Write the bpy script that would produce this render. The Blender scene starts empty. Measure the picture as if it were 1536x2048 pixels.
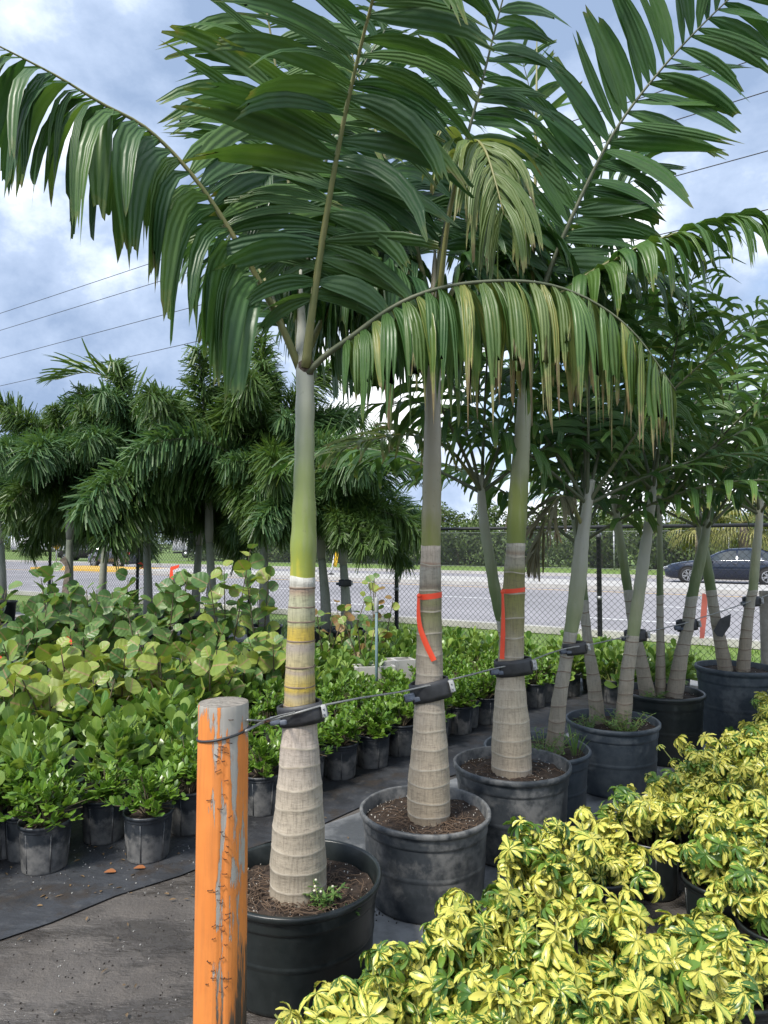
import bpy, math, random
from mathutils import Vector as V, Matrix, Quaternion
sc = bpy.context.scene
COL = sc.collection
R = math.radians
# ---------------------------------------------------------------- camera
CAM_H, FOC, PITCH = 1.62, 1360.0, R(2.65)
cam = bpy.data.cameras.new('camera'); cam_o = bpy.data.objects.new('camera', cam); COL.objects.link(cam_o)
cam.sensor_fit = 'VERTICAL'; cam.sensor_height = 36.0; cam.sensor_width = 27.0
cam.lens = 36.0 * FOC / 2048.0
cam.clip_start = 0.05; cam.clip_end = 3000
cam_o.location = (0, 0, CAM_H); cam_o.rotation_euler = (R(90) + PITCH, 0, 0)
sc.camera = cam_o
# ---------------------------------------------------------------- world, sun, exposure
SUN_DIR = V((-0.42, -0.46, 0.80)).normalized()
world = bpy.data.worlds.new('World'); sc.world = world; world.use_nodes = True
wt = world.node_tree; wt.nodes.clear()
def wn(t, **kw):
    n = wt.nodes.new(t)
    for k, v in kw.items(): setattr(n, k, v)
    return n
w_out = wn('ShaderNodeOutputWorld')
w_sky = wn('ShaderNodeTexSky', sky_type='NISHITA', sun_disc=False, sun_elevation=math.asin(SUN_DIR.z),
           sun_rotation=math.atan2(SUN_DIR.x, SUN_DIR.y), air_density=1.0, dust_density=0.6, ozone_density=1.6)
w_bg1 = wn('ShaderNodeBackground'); w_bg1.inputs['Strength'].default_value = 0.11
wt.links.new(w_sky.outputs[0], w_bg1.inputs['Color'])
w_tc = wn('ShaderNodeTexCoord')
def wnoise(scale, det, rough, dist, off):
    mp = wn('ShaderNodeMapping'); mp.inputs['Location'].default_value = off
    mp.inputs['Scale'].default_value = (1, 1, 1.35)
    wt.links.new(w_tc.outputs['Generated'], mp.inputs['Vector'])
    nz = wn('ShaderNodeTexNoise'); nz.inputs['Scale'].default_value = scale; nz.inputs['Detail'].default_value = det
    nz.inputs['Roughness'].default_value = rough; nz.inputs['Distortion'].default_value = dist
    wt.links.new(mp.outputs[0], nz.inputs['Vector'])
    return nz
def wramp(src, stops):
    r = wn('ShaderNodeValToRGB'); e = r.color_ramp.elements
    while len(e) > 1: e.remove(e[-1])
    for i, (p, c) in enumerate(stops):
        x = e[0] if i == 0 else e.new(p)
        x.position = p; x.color = (*c, 1)
    wt.links.new(src, r.inputs[0]); return r
w_n1 = wnoise(2.0, 8, 0.55, 0.1, (6.6, 2.4, 5.0))
w_mask = wramp(w_n1.outputs['Fac'], [(0.38, (0, 0, 0)), (0.47, (1, 1, 1))])
w_n2 = wnoise(3.5, 12, 0.60, 0.12, (12.7, 1.2, 6.0))
w_n3 = wnoise(1.7, 4, 0.5, 0.0, (4.3, 7.2, 1.0))
w_sum = wn('ShaderNodeMath', operation='MULTIPLY_ADD'); w_sum.inputs[1].default_value = 0.75
wt.links.new(w_n3.outputs['Fac'], w_sum.inputs[0]); wt.links.new(w_n2.outputs['Fac'], w_sum.inputs[2])
w_shade = wramp(w_sum.outputs[0], [(0.72, (0.20, 0.27, 0.40)), (0.85, (0.32, 0.395, 0.53)), (0.93, (0.52, 0.585, 0.69)), (0.98, (0.92, 0.94, 0.97))])
w_bg2 = wn('ShaderNodeBackground'); w_bg2.inputs['Strength'].default_value = 1.04
wt.links.new(w_shade.outputs[0], w_bg2.inputs['Color'])
w_mix = wn('ShaderNodeMixShader')
w_sep = wn('ShaderNodeSeparateXYZ'); wt.links.new(w_tc.outputs['Generated'], w_sep.inputs[0])
w_low = wn('ShaderNodeMapRange'); wt.links.new(w_sep.outputs['Z'], w_low.inputs[0])
for k_, v_ in ((1, 0.03), (2, 0.22), (3, 1.0), (4, 0.0)): w_low.inputs[k_].default_value = v_
w_mm = wn('ShaderNodeMath', operation='MAXIMUM'); wt.links.new(w_mask.outputs[0], w_mm.inputs[0]); wt.links.new(w_low.outputs[0], w_mm.inputs[1])
wt.links.new(w_mm.outputs[0], w_mix.inputs[0]); wt.links.new(w_bg1.outputs[0], w_mix.inputs[1]); wt.links.new(w_bg2.outputs[0], w_mix.inputs[2])
wt.links.new(w_mix.outputs[0], w_out.inputs['Surface'])
sun = bpy.data.lights.new('sun', 'SUN'); sun.energy = 2.7; sun.angle = R(11); sun.color = (1.0, 0.95, 0.87)
sun_o = bpy.data.objects.new('sun', sun); COL.objects.link(sun_o)
sun_o.rotation_euler = SUN_DIR.to_track_quat('Z', 'Y').to_euler(); sun_o.location = (0, 0, 30)
vs = sc.view_settings
vs.view_transform = 'Standard'; vs.look = 'None'; vs.gamma = 1.0; vs.exposure = 0.86; vs.use_curve_mapping = False
sc.render.engine = 'CYCLES'
sc.cycles.use_denoising = True
sc.cycles.max_bounces = 7; sc.cycles.diffuse_bounces = 3; sc.cycles.glossy_bounces = 2; sc.cycles.transmission_bounces = 4
sc.cycles.transparent_max_bounces = 6; sc.cycles.caustics_reflective = False; sc.cycles.caustics_refractive = False
# ---------------------------------------------------------------- helpers
CP, SP = math.cos(PITCH), math.sin(PITCH)
def at(x, y, D):
    """world point seen at photo pixel x, y (1536 x 2048) at distance D along +Y"""
    dx, dy = (x - 768) / FOC, (1024 - y) / FOC
    s = D / (CP - dy * SP)
    return V((dx * s, D, CAM_H + (SP + dy * CP) * s))
def gnd(x, y, z=0.0):
    dx, dy = (x - 768) / FOC, (1024 - y) / FOC
    s = (z - CAM_H) / (SP + dy * CP)
    return V((dx * s, (CP - dy * SP) * s, z))
def link(o, parent=None, loc=None):
    COL.objects.link(o)
    if parent is not None: o.parent = parent
    if loc is not None: o.location = loc
    return o
def tag(o, label=None, cat=None, group=None, kind=None):
    if label: o['label'] = label
    if cat: o['category'] = cat
    if group: o['group'] = group
    if kind: o['kind'] = kind
    return o
def empty(name, loc, label=None, cat=None, group=None, rz=0.0):
    o = bpy.data.objects.new(name, None); o.empty_display_size = 0.1
    link(o, None, loc); o.rotation_euler = (0, 0, rz)
    return tag(o, label, cat, group)
class MB:
    def __init__(s): s.v = []; s.f = []; s.uv = []; s.m = []; s.off = 0
    def add(s, verts, faces, uvs=None, m=0):
        b = len(s.v); s.v += [tuple(p) for p in verts]
        s.uv += list(uvs) if uvs else [(0.5, 0.5)] * len(verts)
        s.f += [tuple(i + b for i in f) for f in faces]; s.m += [m] * len(faces)
        return s
    def mesh(s, name, mats, origin=None, smooth=True):
        me = bpy.data.meshes.new(name)
        v = s.v if origin is None else [(a - origin[0], b - origin[1], c - origin[2]) for a, b, c in s.v]
        me.from_pydata(v, [], s.f)
        for m in (mats if isinstance(mats, (list, tuple)) else [mats]): me.materials.append(m)
        if any(s.m): me.polygons.foreach_set('material_index', s.m)
        ul = me.uv_layers.new(name='UVMap')
        li = [i for f in s.f for i in f]
        ul.data.foreach_set('uv', [c for i in li for c in s.uv[i]])
        if smooth: me.polygons.foreach_set('use_smooth', [True] * len(s.f))
        me.update(); return me
    def build(s, name, mats, parent=None, origin=None, smooth=True):
        o = bpy.data.objects.new(name, s.mesh(name, mats, origin, smooth))
        return link(o, parent, origin)
    # shapes
    def tube(s, pts, rad, n=8, caps=True, m=0):
        pts = [V(p) for p in pts]; k = len(pts)
        rad = rad if isinstance(rad, (list, tuple)) else [rad] * k
        t0 = (pts[1] - pts[0]).normalized()
        up = V((0, 0, 1)) if abs(t0.z) < 0.9 else V((1, 0, 0))
        a = t0.cross(up).normalized(); vs_, uv = [], []
        for i, p in enumerate(pts):
            t = (pts[min(i + 1, k - 1)] - pts[max(i - 1, 0)]).normalized()
            a = (a - t * a.dot(t)).normalized(); b = t.cross(a)
            for j in range(n):
                w = 2 * math.pi * j / n
                vs_.append(p + (a * math.cos(w) + b * math.sin(w)) * rad[i]); uv.append((j / n, i / (k - 1)))
        fs = [(i * n + j, i * n + (j + 1) % n, (i + 1) * n + (j + 1) % n, (i + 1) * n + j) for i in range(k - 1) for j in range(n)]
        if caps: fs += [tuple(range(n - 1, -1, -1)), tuple((k - 1) * n + j for j in range(n))]
        return s.add(vs_, fs, uv, m)
    def lathe(s, prof, n=32, c=(0, 0, 0), wob=0.0, rnd=None, m=0, ms=None, closed_top=False):
        ph = [rnd.uniform(0, 6.28) for _ in range(3)] if rnd else [0, 1, 2]
        vs_, uv = [], []
        L = len(prof)
        for i, (r, z) in enumerate(prof):
            for j in range(n):
                w = 2 * math.pi * j / n
                q = 1 + wob * (math.sin(2 * w + ph[0]) + .6 * math.sin(3 * w + ph[1]) + .3 * math.sin(7 * w + ph[2]))
                vs_.append((c[0] + r * q * math.cos(w), c[1] + r * q * math.sin(w), c[2] + z)); uv.append((j / n, i / max(1, L - 1)))
        for i in range(L - 1):
            fs = [(i * n + j, i * n + (j + 1) % n, (i + 1) * n + (j + 1) % n, (i + 1) * n + j) for j in range(n)]
            if i == 0: s.add(vs_, fs, uv, ms[0] if ms else m); b0 = len(s.v) - len(vs_)
            else:
                s.f += [tuple(q + b0 for q in f) for f in fs]; s.m += [ms[i] if ms else m] * n
        if closed_top: s.f.append(tuple(b0 + (L - 1) * n + j for j in range(n))); s.m.append(m)
        return s
    def box(s, c, size, rot=None, m=0, bev=0.0):
        hx, hy, hz = (q / 2 for q in size); c = V(c)
        if bev <= 0:
            P = [V((x, y, z)) for x in (-hx, hx) for y in (-hy, hy) for z in (-hz, hz)]
            F = [(0, 1, 3, 2), (4, 6, 7, 5), (0, 4, 5, 1), (2, 3, 7, 6), (0, 2, 6, 4), (1, 5, 7, 3)]
        else:
            b = min(bev, hx * .9, hy * .9, hz * .9); P = []; idx = {}
            for sx in (-1, 1):
                for sy in (-1, 1):
                    for sz in (-1, 1):
                        for ax in range(3):
                            q = [sx * (hx - b), sy * (hy - b), sz * (hz - b)]
                            q[ax] = (sx * hx, sy * hy, sz * hz)[ax]
                            idx[(sx, sy, sz, ax)] = len(P); P.append(V(q))
            F = []
            for ax in range(3):
                o1, o2 = [(1, 2), (2, 0), (0, 1)][ax]
                for sg in (-1, 1):
                    q = []
                    for u, w in ((-1, -1), (1, -1), (1, 1), (-1, 1)):
                        k = [0, 0, 0]; k[ax] = sg; k[o1] = u; k[o2] = w; q.append(idx[(*k, ax)])
                    F.append(tuple(q if sg > 0 else q[::-1]))
                for u in (-1, 1):
                    for w in (-1, 1):
                        k1 = [0, 0, 0]; k1[o1] = u; k1[o2] = w; k2 = list(k1); k1[ax] = -1; k2[ax] = 1
                        F.append((idx[(*k1, o1)], idx[(*k2, o1)], idx[(*k2, o2)], idx[(*k1, o2)]))
            for sx in (-1, 1):
                for sy in (-1, 1):
                    for sz in (-1, 1): F.append(tuple(idx[(sx, sy, sz, a)] for a in range(3)))
        if rot is not None: P = [rot @ p for p in P]
        return s.add([c + p for p in P], F, None, m)
def catmull(c, n):
    c = [V(p) for p in c]
    d = [0.0]
    for i in range(1, len(c)): d.append(d[-1] + (c[i] - c[i - 1]).length)
    P = [c[0] * 2 - c[1]] + c + [c[-1] * 2 - c[-2]]
    out = []
    for k in range(n):
        s = d[-1] * k / (n - 1); i = 0
        while i < len(c) - 2 and d[i + 1] < s: i += 1
        t = (s - d[i]) / max(1e-9, d[i + 1] - d[i])
        p0, p1, p2, p3 = P[i:i + 4]
        out.append(0.5 * ((2 * p1) + (p2 - p0) * t + (2 * p0 - 5 * p1 + 4 * p2 - p3) * t * t + (3 * p1 - p0 - 3 * p2 + p3) * t ** 3))
    return out
def lerp(a, b, t): return a + (b - a) * t
def interp(tab, x):
    if x <= tab[0][0]: return tab[0][1]
    for (a, u), (b, w) in zip(tab, tab[1:]):
        if x <= b: return lerp(u, w, (x - a) / (b - a))
    return tab[-1][1]
# ---------------------------------------------------------------- materials
class NT:
    def __init__(s, name):
        s.m = bpy.data.materials.new(name); s.m.use_nodes = True; s.t = s.m.node_tree; s.t.nodes.clear()
        s.out = s.t.nodes.new('ShaderNodeOutputMaterial')
    def n(s, typ, props=None, **ins):
        nd = s.t.nodes.new('ShaderNode' + typ)
        for k, v in (props or {}).items(): setattr(nd, k, v)
        for k, v in ins.items():
            key = int(k[1:]) if k[0] == 'i' and k[1:].isdigit() else k.replace('_', ' ')
            s.set(nd.inputs[key], v)
        return nd
    def set(s, sock, v):
        if isinstance(v, bpy.types.NodeSocket): s.t.links.new(v, sock)
        elif isinstance(v, bpy.types.Node): s.t.links.new(v.outputs[0], sock)
        else:
            if isinstance(v, (tuple, list)) and len(v) == 3 and sock.type == 'RGBA': v = (*v, 1)
            sock.default_value = v
    def math(s, op, a, b=0.0, clamp=False):
        return s.n('Math', {'operation': op, 'use_clamp': clamp}, i0=a, i1=b).outputs[0]
    def mix(s, f, a, b, mode='MIX'):
        nd = s.t.nodes.new('ShaderNodeMix'); nd.data_type = 'RGBA'; nd.blend_type = mode
        s.set(nd.inputs[0], f); s.set(nd.inputs[6], a); s.set(nd.inputs[7], b); return nd.outputs[2]
    def noise(s, vec, scale, det=4, rough=.55, dist=0.0):
        return s.n('TexNoise', None, Vector=vec, Scale=scale, Detail=det, Roughness=rough, Distortion=dist).outputs['Fac']
    def step(s, x, a, b): return s.n('MapRange', None, i0=x, i1=a, i2=b, i3=0.0, i4=1.0).outputs[0]
    def co(s, kind='Object', scale=None, loc=None):
        o = s.n('TexCoord').outputs[kind]
        if scale or loc:
            mp = s.n('Mapping', None, Vector=o)
            if scale: mp.inputs['Scale'].default_value = scale
            if loc: mp.inputs['Location'].default_value = loc
            o = mp.outputs[0]
        return o
    def ramp(s, fac, stops, interp_='LINEAR'):
        r = s.n('ValToRGB', None, i0=fac); r.color_ramp.interpolation = interp_; e = r.color_ramp.elements
        while len(e) > 1: e.remove(e[-1])
        for i, (p, c) in enumerate(stops):
            x = e[0] if i == 0 else e.new(p)
            x.position = p; x.color = (*c, 1)
        return r.outputs[0]
    def bump(s, h, dist, strength=1.0): return s.n('Bump', None, Height=h, Distance=dist, Strength=strength).outputs[0]
    def bsdf(s, col, rough=.5, normal=None, metal=0.0, spec=.5, coat=0.0, trans=None, tcol=None, sheen=0.0):
        p = s.n('BsdfPrincipled', None, Base_Color=col, Roughness=rough, Metallic=metal)
        s.set(p.inputs['Specular IOR Level'], spec); p.inputs['Coat Weight'].default_value = coat
        p.inputs['Coat Roughness'].default_value = 0.08
        if normal is not None: s.set(p.inputs['Normal'], normal)
        res = p.outputs[0]
        if trans:
            tr = s.n('BsdfTranslucent', None, Color=tcol if tcol is not None else col)
            mx = s.t.nodes.new('ShaderNodeMixShader'); s.set(mx.inputs[0], trans); s.set(mx.inputs[1], res); s.set(mx.inputs[2], tr); res = mx.outputs[0]
        s.t.links.new(res, s.out.inputs['Surface']); return s.m
def plain(name, c1, c2=None, scale=8.0, rough=.5, bump=0.0, metal=0.0, spec=.5, coat=0.0, det=5, stretch=None, rvar=0.0):
    t = NT(name); c2 = c2 or tuple(q * .75 for q in c1)
    v = t.co('Object', stretch); nz = t.noise(v, scale, det)
    f = t.step(nz, .32, .68)
    col = t.mix(f, c1, c2)
    nrm = t.bump(nz, bump) if bump else None
    rg = t.math('MULTIPLY_ADD', f, rvar) if rvar else rough
    if rvar: rg.node.inputs[2].default_value = rough
    return t.bsdf(col, rg, nrm, metal, spec, coat)
def leaf_mat(name, c1, c2, tip=None, t0=.8, yel=None, yamt=0.0, trans=.25, rough=.36, pleat=0, rib=None, vein=0, edge=None, spec=.5, tb=1.6):
    t = NT(name)
    uvs = t.n('SeparateXYZ', None, i0=t.co('UV')); u, v = uvs.outputs[0], uvs.outputs[1]
    rnd = t.math('FRACT', t.math('ADD', t.n('ObjectInfo').outputs['Random'], t.n('NewGeometry').outputs['Random Per Island']))
    geo = t.n('NewGeometry').outputs['Position']
    nz = t.noise(geo, 9.0, 4)
    f = t.math('ADD', t.math('MULTIPLY', rnd, .75), t.math('MULTIPLY', t.math('SUBTRACT', nz, .5), 1.2), True)
    col = t.mix(f, c1, c2)
    nrm = None
    if yel:
        n2 = t.noise(t.n('VectorMath', {'operation': 'ADD'}, i0=t.n('Mapping', None, Vector=t.co('UV'), Scale=(5, 1.6, 1)).outputs[0],
                         i1=t.n('CombineXYZ', None, i0=t.math('MULTIPLY', rnd, 37.0), i1=t.math('MULTIPLY', rnd, 91.0), i2=0.0).outputs[0]).outputs[0], 1.3, 5)
        yf = t.step(t.math('ADD', n2, t.math('MULTIPLY', rnd, .25)), .78 - yamt * .5, .98 - yamt * .5)
        col = t.mix(yf, col, yel)
    if tip:
        nt_ = t.noise(geo, 30.0, 4)
        vv = t.math('ADD', v, t.math('MULTIPLY', t.math('SUBTRACT', nt_, .5), .35)); vv = t.math('ADD', vv, t.math('MULTIPLY', t.math('SUBTRACT', rnd, .5), .12))
        tf = t.step(vv, t0, min(1.15, t0 + .16))
        col = t.mix(tf, col, tip)
        col = t.mix(t.math('MULTIPLY', t.step(vv, t0 + .10, t0 + .2), .8), col, (0.16, 0.11, 0.06))
    du = t.math('ABSOLUTE', t.math('SUBTRACT', u, .5))
    if edge: col = t.mix(t.step(du, .38, .5), col, edge)
    if rib: col = t.mix(t.math('SUBTRACT', 1.0, t.step(du, .015, .05)), col, rib)
    if vein:
        w = t.math('SINE', t.math('MULTIPLY', t.math('ADD', v, t.math('MULTIPLY', du, -.55)), vein * 6.283))
        vf = t.step(w, .86, 1.0); col = t.mix(t.math('MULTIPLY', vf, .15), col, rib or tuple(min(1, q * 1.5) for q in c2))
        nrm = t.bump(w, .0015, .5)
    if pleat:
        w = t.math('SINE', t.math('MULTIPLY', u, pleat * 6.283)); nrm = t.bump(w, .003, .45)
        col = t.mix(t.math('MULTIPLY', t.step(w, .2, 1.0), .14), col, tuple(q * .6 for q in c1))
    tc = t.mix(1.0, col, (tb, tb * .95, tb * .5), 'MULTIPLY')
    rg_ = t.math('ADD', rough, t.math('MULTIPLY', t.math('SUBTRACT', t.noise(geo, 24.0, 3), .45), .5), True)
    return t.bsdf(col, rg_, nrm, 0, spec, 0, trans, tc)
M = {}
# ---------------------------------------------------------------- setting materials
def ground_mat():
    t = NT('wet_yard'); v = t.co('Object')
    a = t.noise(v, 1.1, 8, .6); b = t.noise(v, 8.0, 9, .70); c = t.noise(v, 60, 5, .65); w = t.noise(t.co('Object', (1, 2.2, 1), (4, 1, 0)), 1.7, 7, .62)
    col = t.mix(t.step(a, .36, .66), (0.048, 0.041, 0.036), (0.135, 0.122, 0.11))
    col = t.mix(t.math('MULTIPLY', t.step(b, .45, .75), .6), col, (0.165, 0.145, 0.125))
    col = t.mix(t.math('MULTIPLY', t.step(t.noise(v, 3.0, 6, .65), .56, .68), .6), col, (0.06, 0.05, 0.042))
    col = t.mix(t.math('MULTIPLY', t.step(c, .64, .76), .5), col, (0.30, 0.28, 0.25))
    wet = t.math('MULTIPLY', t.step(w, .46, .56), t.step(b, .30, .50))
    col = t.mix(t.math('MULTIPLY', wet, .55), col, (0.035, 0.032, 0.03))
    rough = t.math('SUBTRACT', .62, t.math('MULTIPLY', wet, .48))
    h = t.math('ADD', t.math('MULTIPLY', b, 1.0), t.math('MULTIPLY', c, .4))
    return t.bsdf(col, rough, t.bump(t.math('MULTIPLY', h, t.math('SUBTRACT', 1.0, t.math('MULTIPLY', wet, .6))), .018, .9), spec=.5)
def mat_cloth():
    t = NT('weed_mat'); v = t.co('Object')
    a = t.noise(v, 1.8, 7, .62); b = t.noise(v, 14, 6, .65); d = t.noise(v, 4.5, 8, .68); wr = t.noise(t.co('Object', (1.0, 1.5, 1)), 2.0, 5, .55, .5)
    col = t.mix(t.step(a, .36, .66), (0.020, 0.021, 0.024), (0.065, 0.07, 0.08))
    col = t.mix(t.math('MULTIPLY', t.step(b, .55, .75), .4), col, (0.15, 0.15, 0.15))
    col = t.mix(t.math('MULTIPLY', t.step(d, .52, .66), .8), col, (0.042, 0.032, 0.024))
    return t.bsdf(col, t.math('SUBTRACT', .60, t.math('MULTIPLY', t.step(a, .48, .62), .26)), t.bump(t.math('ADD', t.math('MULTIPLY', wr, 2.5), t.math('ADD', a, t.math('MULTIPLY', d, .9))), .014, .9))
def slab_mat():
    t = NT('wet_concrete'); v = t.co('Object')
    a = t.noise(v, 2.2, 8, .6); b = t.noise(v, 16, 6, .65); c = t.noise(v, 90, 3)
    col = t.mix(t.step(a, .40, .60), (0.075, 0.08, 0.085), (0.29, 0.295, 0.30))
    col = t.mix(t.math('MULTIPLY', t.step(b, .5, .75), .4), col, (0.10, 0.10, 0.10))
    return t.bsdf(col, t.math('ADD', .3, t.math('MULTIPLY', a, .45)), t.bump(t.math('ADD', b, t.math('MULTIPLY', c, .4)), .006, .6))
M['yard'] = ground_mat(); M['mat'] = mat_cloth(); M['slab'] = slab_mat()
M['grass'] = plain('grass_ground', (0.10, 0.17, 0.030), (0.17, 0.25, 0.05), 1.2, .9, .03, det=9)
M['blade'] = leaf_mat('grass_blade', (0.10, 0.19, 0.03), (0.17, 0.27, 0.05), trans=.3, rough=.6)
M['asphalt'] = plain('asphalt', (0.23, 0.225, 0.235), (0.31, 0.30, 0.315), .35, .85, .004, det=12)
M['concrete'] = plain('concrete', (0.50, 0.485, 0.46), (0.38, 0.37, 0.35), 1.5, .85, .004, det=9)
M['paint_white'] = plain('road_paint_white', (0.75, 0.75, 0.74), (0.55, 0.55, 0.55), 6, .7)
M['paint_yellow'] = plain('road_paint_yellow', (0.72, 0.44, 0.06), (0.55, 0.36, 0.10), 6, .7)
# ---------------------------------------------------------------- ground, road, kerbs
UU, NN = V((-0.8421, 0.5393, 0)), V((0.5393, 0.8421, 0))
def rn(s, n, z=0.0): return UU * s + NN * n + V((0, 0, z))
def sheet(name, pts, z, m, kind='structure', sub=0):
    mb = MB()
    if sub:
        a, b, c, d = [V((*p[:2], 0)) for p in pts]; k = sub
        vs_ = [a.lerp(b, i / k).lerp(d.lerp(c, i / k), j / k) + V((0, 0, z)) for j in range(k + 1) for i in range(k + 1)]
        mb.add(vs_, [(j * (k + 1) + i, j * (k + 1) + i + 1, (j + 1) * (k + 1) + i + 1, (j + 1) * (k + 1) + i) for j in range(k) for i in range(k)])
    else: mb.add([(p[0], p[1], z) for p in pts], [tuple(range(len(pts)))])
    return tag(mb.build(name, m), kind=kind)
def strip(name, n0, n1, z, m, s0=-160, s1=420, h=0.0):
    a, b, c, d = rn(s1, n0), rn(s0, n0), rn(s0, n1), rn(s1, n1)
    mb = MB()
    if h == 0: mb.add([p + V((0, 0, z)) for p in (a, b, c, d)], [(0, 1, 2, 3)])
    else:
        P = [p + V((0, 0, z)) for p in (a, b, c, d)] + [p + V((0, 0, z + h)) for p in (a, b, c, d)]
        mb.add(P, [(0, 1, 5, 4), (1, 2, 6, 5), (2, 3, 7, 6), (3, 0, 4, 7), (4, 5, 6, 7)])
    return tag(mb.build(name, m, smooth=False), kind='structure')
sheet('ground', [(-1500, -1500), (1500, -1500), (1500, 1500), (-1500, 1500)], -0.012, M['grass'])
e_, r_ = V((.7071, .7071, 0)), V((-.7071, .7071, 0))
def qr(q, r, z=0.0): return e_ * q + r_ * r + V((0, 0, z))
yard = MB()
YA, YB, YC, YD = rn(40, -30), rn(-40, -30), rn(-40, 8.36), rn(40, 8.36)
yard.add([YA, YB, YC, YD], [(0, 1, 2, 3)]); tag(yard.build('yard_ground', M['yard']), kind='structure')
def ragged(pts, rr, amp=.02, k=14):
    out = []
    for a, b in zip(pts, pts[1:] + pts[:1]):
        a, b = V(a), V(b)
        for i in range(k): out.append(a.lerp(b, i / k) + V((rr.uniform(-amp, amp), rr.uniform(-amp, amp), 0)))
    return out
rr0 = random.Random(3)
sheet('concrete_slab', ragged([qr(1.75, 1.55), qr(8.0, 1.4), qr(7.85, 3.05), qr(2.0, 3.05)], rr0, .03), 0.004, M['slab'])
sheet('weed_mat', ragged([qr(-4.0, 3.22), qr(8.0, 3.0), qr(6.5, 9.0), qr(5.0, 16.0), qr(-6.0, 14.0)], rr0, .025, 40), 0.008, M['mat'])
strip('concrete_edging', 8.36, 8.80, 0.0, M['concrete'], -30, 60, 0.03)
strip('kerb', 11.95, 12.15, 0.0, M['concrete'], h=.12)
strip('road', 12.15, 24.2, 0.0, M['asphalt'])
strip('far_road', 27.9, 33.4, 0.0, M['asphalt'])
strip('median', 24.2, 27.9, -0.01, M['concrete'], -160, 33, h=.15)
strip('median_nose', 24.2, 27.9, -0.01, M['paint_yellow'], 33.02, 42, h=.14)
strip('road_apron', 24.2, 27.9, 0.0, M['asphalt'], 42.05, 420)
strip('far_kerb', 33.4, 33.75, 0.0, M['concrete'], h=.14)
strip('yellow_road_line', 23.25, 23.40, 0.004, M['paint_yellow'])
for k in range(-14, 18):
    strip('lane_dash', 18.55, 18.70, 0.004, M['paint_white'], k * 7.0 + .6, k * 7.0 + 3.6)
    strip('lane_dash', 14.9, 15.05, 0.004, M['paint_white'], k * 7.0 + 2.2, k * 7.0 + 4.9)
# grass blades on the strip behind the fence
rg = random.Random(11); mb = MB()
for i in range(9000):
    s = rg.uniform(-9, 9); n = rg.uniform(8.82, 11.93); p = rn(s, n, -.012); h = rg.uniform(.03, .09)
    a = rg.uniform(0, 6.28); d = V((math.cos(a), math.sin(a), 0)) * .009; l = V((rg.uniform(-.03, .03), rg.uniform(-.03, .03), h))
    mb.add([p - d, p + d, p + l], [(0, 1, 2)], [(0, 0), (1, 0), (.5, .8)])
tag(mb.build('grass', M['blade'], smooth=False), 'short green grass on the verge between fence and road', 'grass', kind='stuff')
# ---------------------------------------------------------------- far belt of trees
M['belt'] = leaf_mat('belt_leaf', (0.045, 0.085, 0.02), (0.12, 0.165, 0.042), trans=.2, rough=.7)
M['belt_wood'] = plain('belt_wood', (0.12, 0.095, 0.07), rough=.9)
def clump(mb, rg, c, rad, n, ls, flat=.8):
    for _ in range(n):
        d = V((rg.gauss(0, 1), rg.gauss(0, 1), rg.gauss(0, 1))).normalized()
        p = V(c) + V((d.x * rad[0], d.y * rad[1], d.z * rad[2])) * rg.uniform(.72, 1.06)
        nrm = (d + V((rg.uniform(-.8, .8), rg.uniform(-.8, .8), rg.uniform(-.3, .9)))).normalized()
        t = nrm.orthogonal().normalized(); t.rotate(Quaternion(nrm, rg.uniform(0, 6.28))); b = nrm.cross(t)
        s = ls * rg.uniform(.6, 1.3)
        mb.add([p - t * s, p - b * s * .45, p + t * s, p + b * s * .45], [(0, 1, 2, 3)], [(.5, 0), (0, .5), (.5, .7), (1, .5)])
rg = random.Random(5); mb = MB(); wood = MB()
s = 50.0
while s > -6:
    for row in range(2):
        n0 = 46.5 + row * 4.5 + rg.uniform(-1, 1); hgt = rg.uniform(3.4, 4.6) + row * .9
        if row == 0: hgt *= .7
        P = rn(s + rg.uniform(-1, 1), n0)
        for k in range(rg.randint(8, 11)):
            c = P + V((rg.uniform(-1.8, 1.8), rg.uniform(-1.2, 1.2), hgt * rg.uniform(.12, .86)))
            q = rg.uniform(.7, 1.4); clump(mb, rg, c, (q, q, q * .8), 200, .17)
        wood.tube([P, P + V((rg.uniform(-.3, .3), 0, hgt * .5)), P + V((rg.uniform(-.8, .8), 0, hgt * .85))], [.14, .1, .03], 5)
    s -= rg.uniform(1.5, 2.4)
s = 62.0
while s < 150:
    P = rn(s, 78 + rg.uniform(-3, 3)); hgt = rg.uniform(3.5, 6.0)
    for k in range(7):
        c = P + V((rg.uniform(-3, 3), rg.uniform(-2, 2), hgt * rg.uniform(.2, .85))); q = rg.uniform(1.2, 2.2)
        clump(mb, rg, c, (q, q, q * .8), 70, .3)
    s += 4.5
belt = tag(mb.build('tree_belt', M['belt'], smooth=False), 'dense green belt of trees and scrub beyond the road', 'trees', kind='stuff')
wood.build('trunk', M['belt_wood'], belt)
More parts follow.
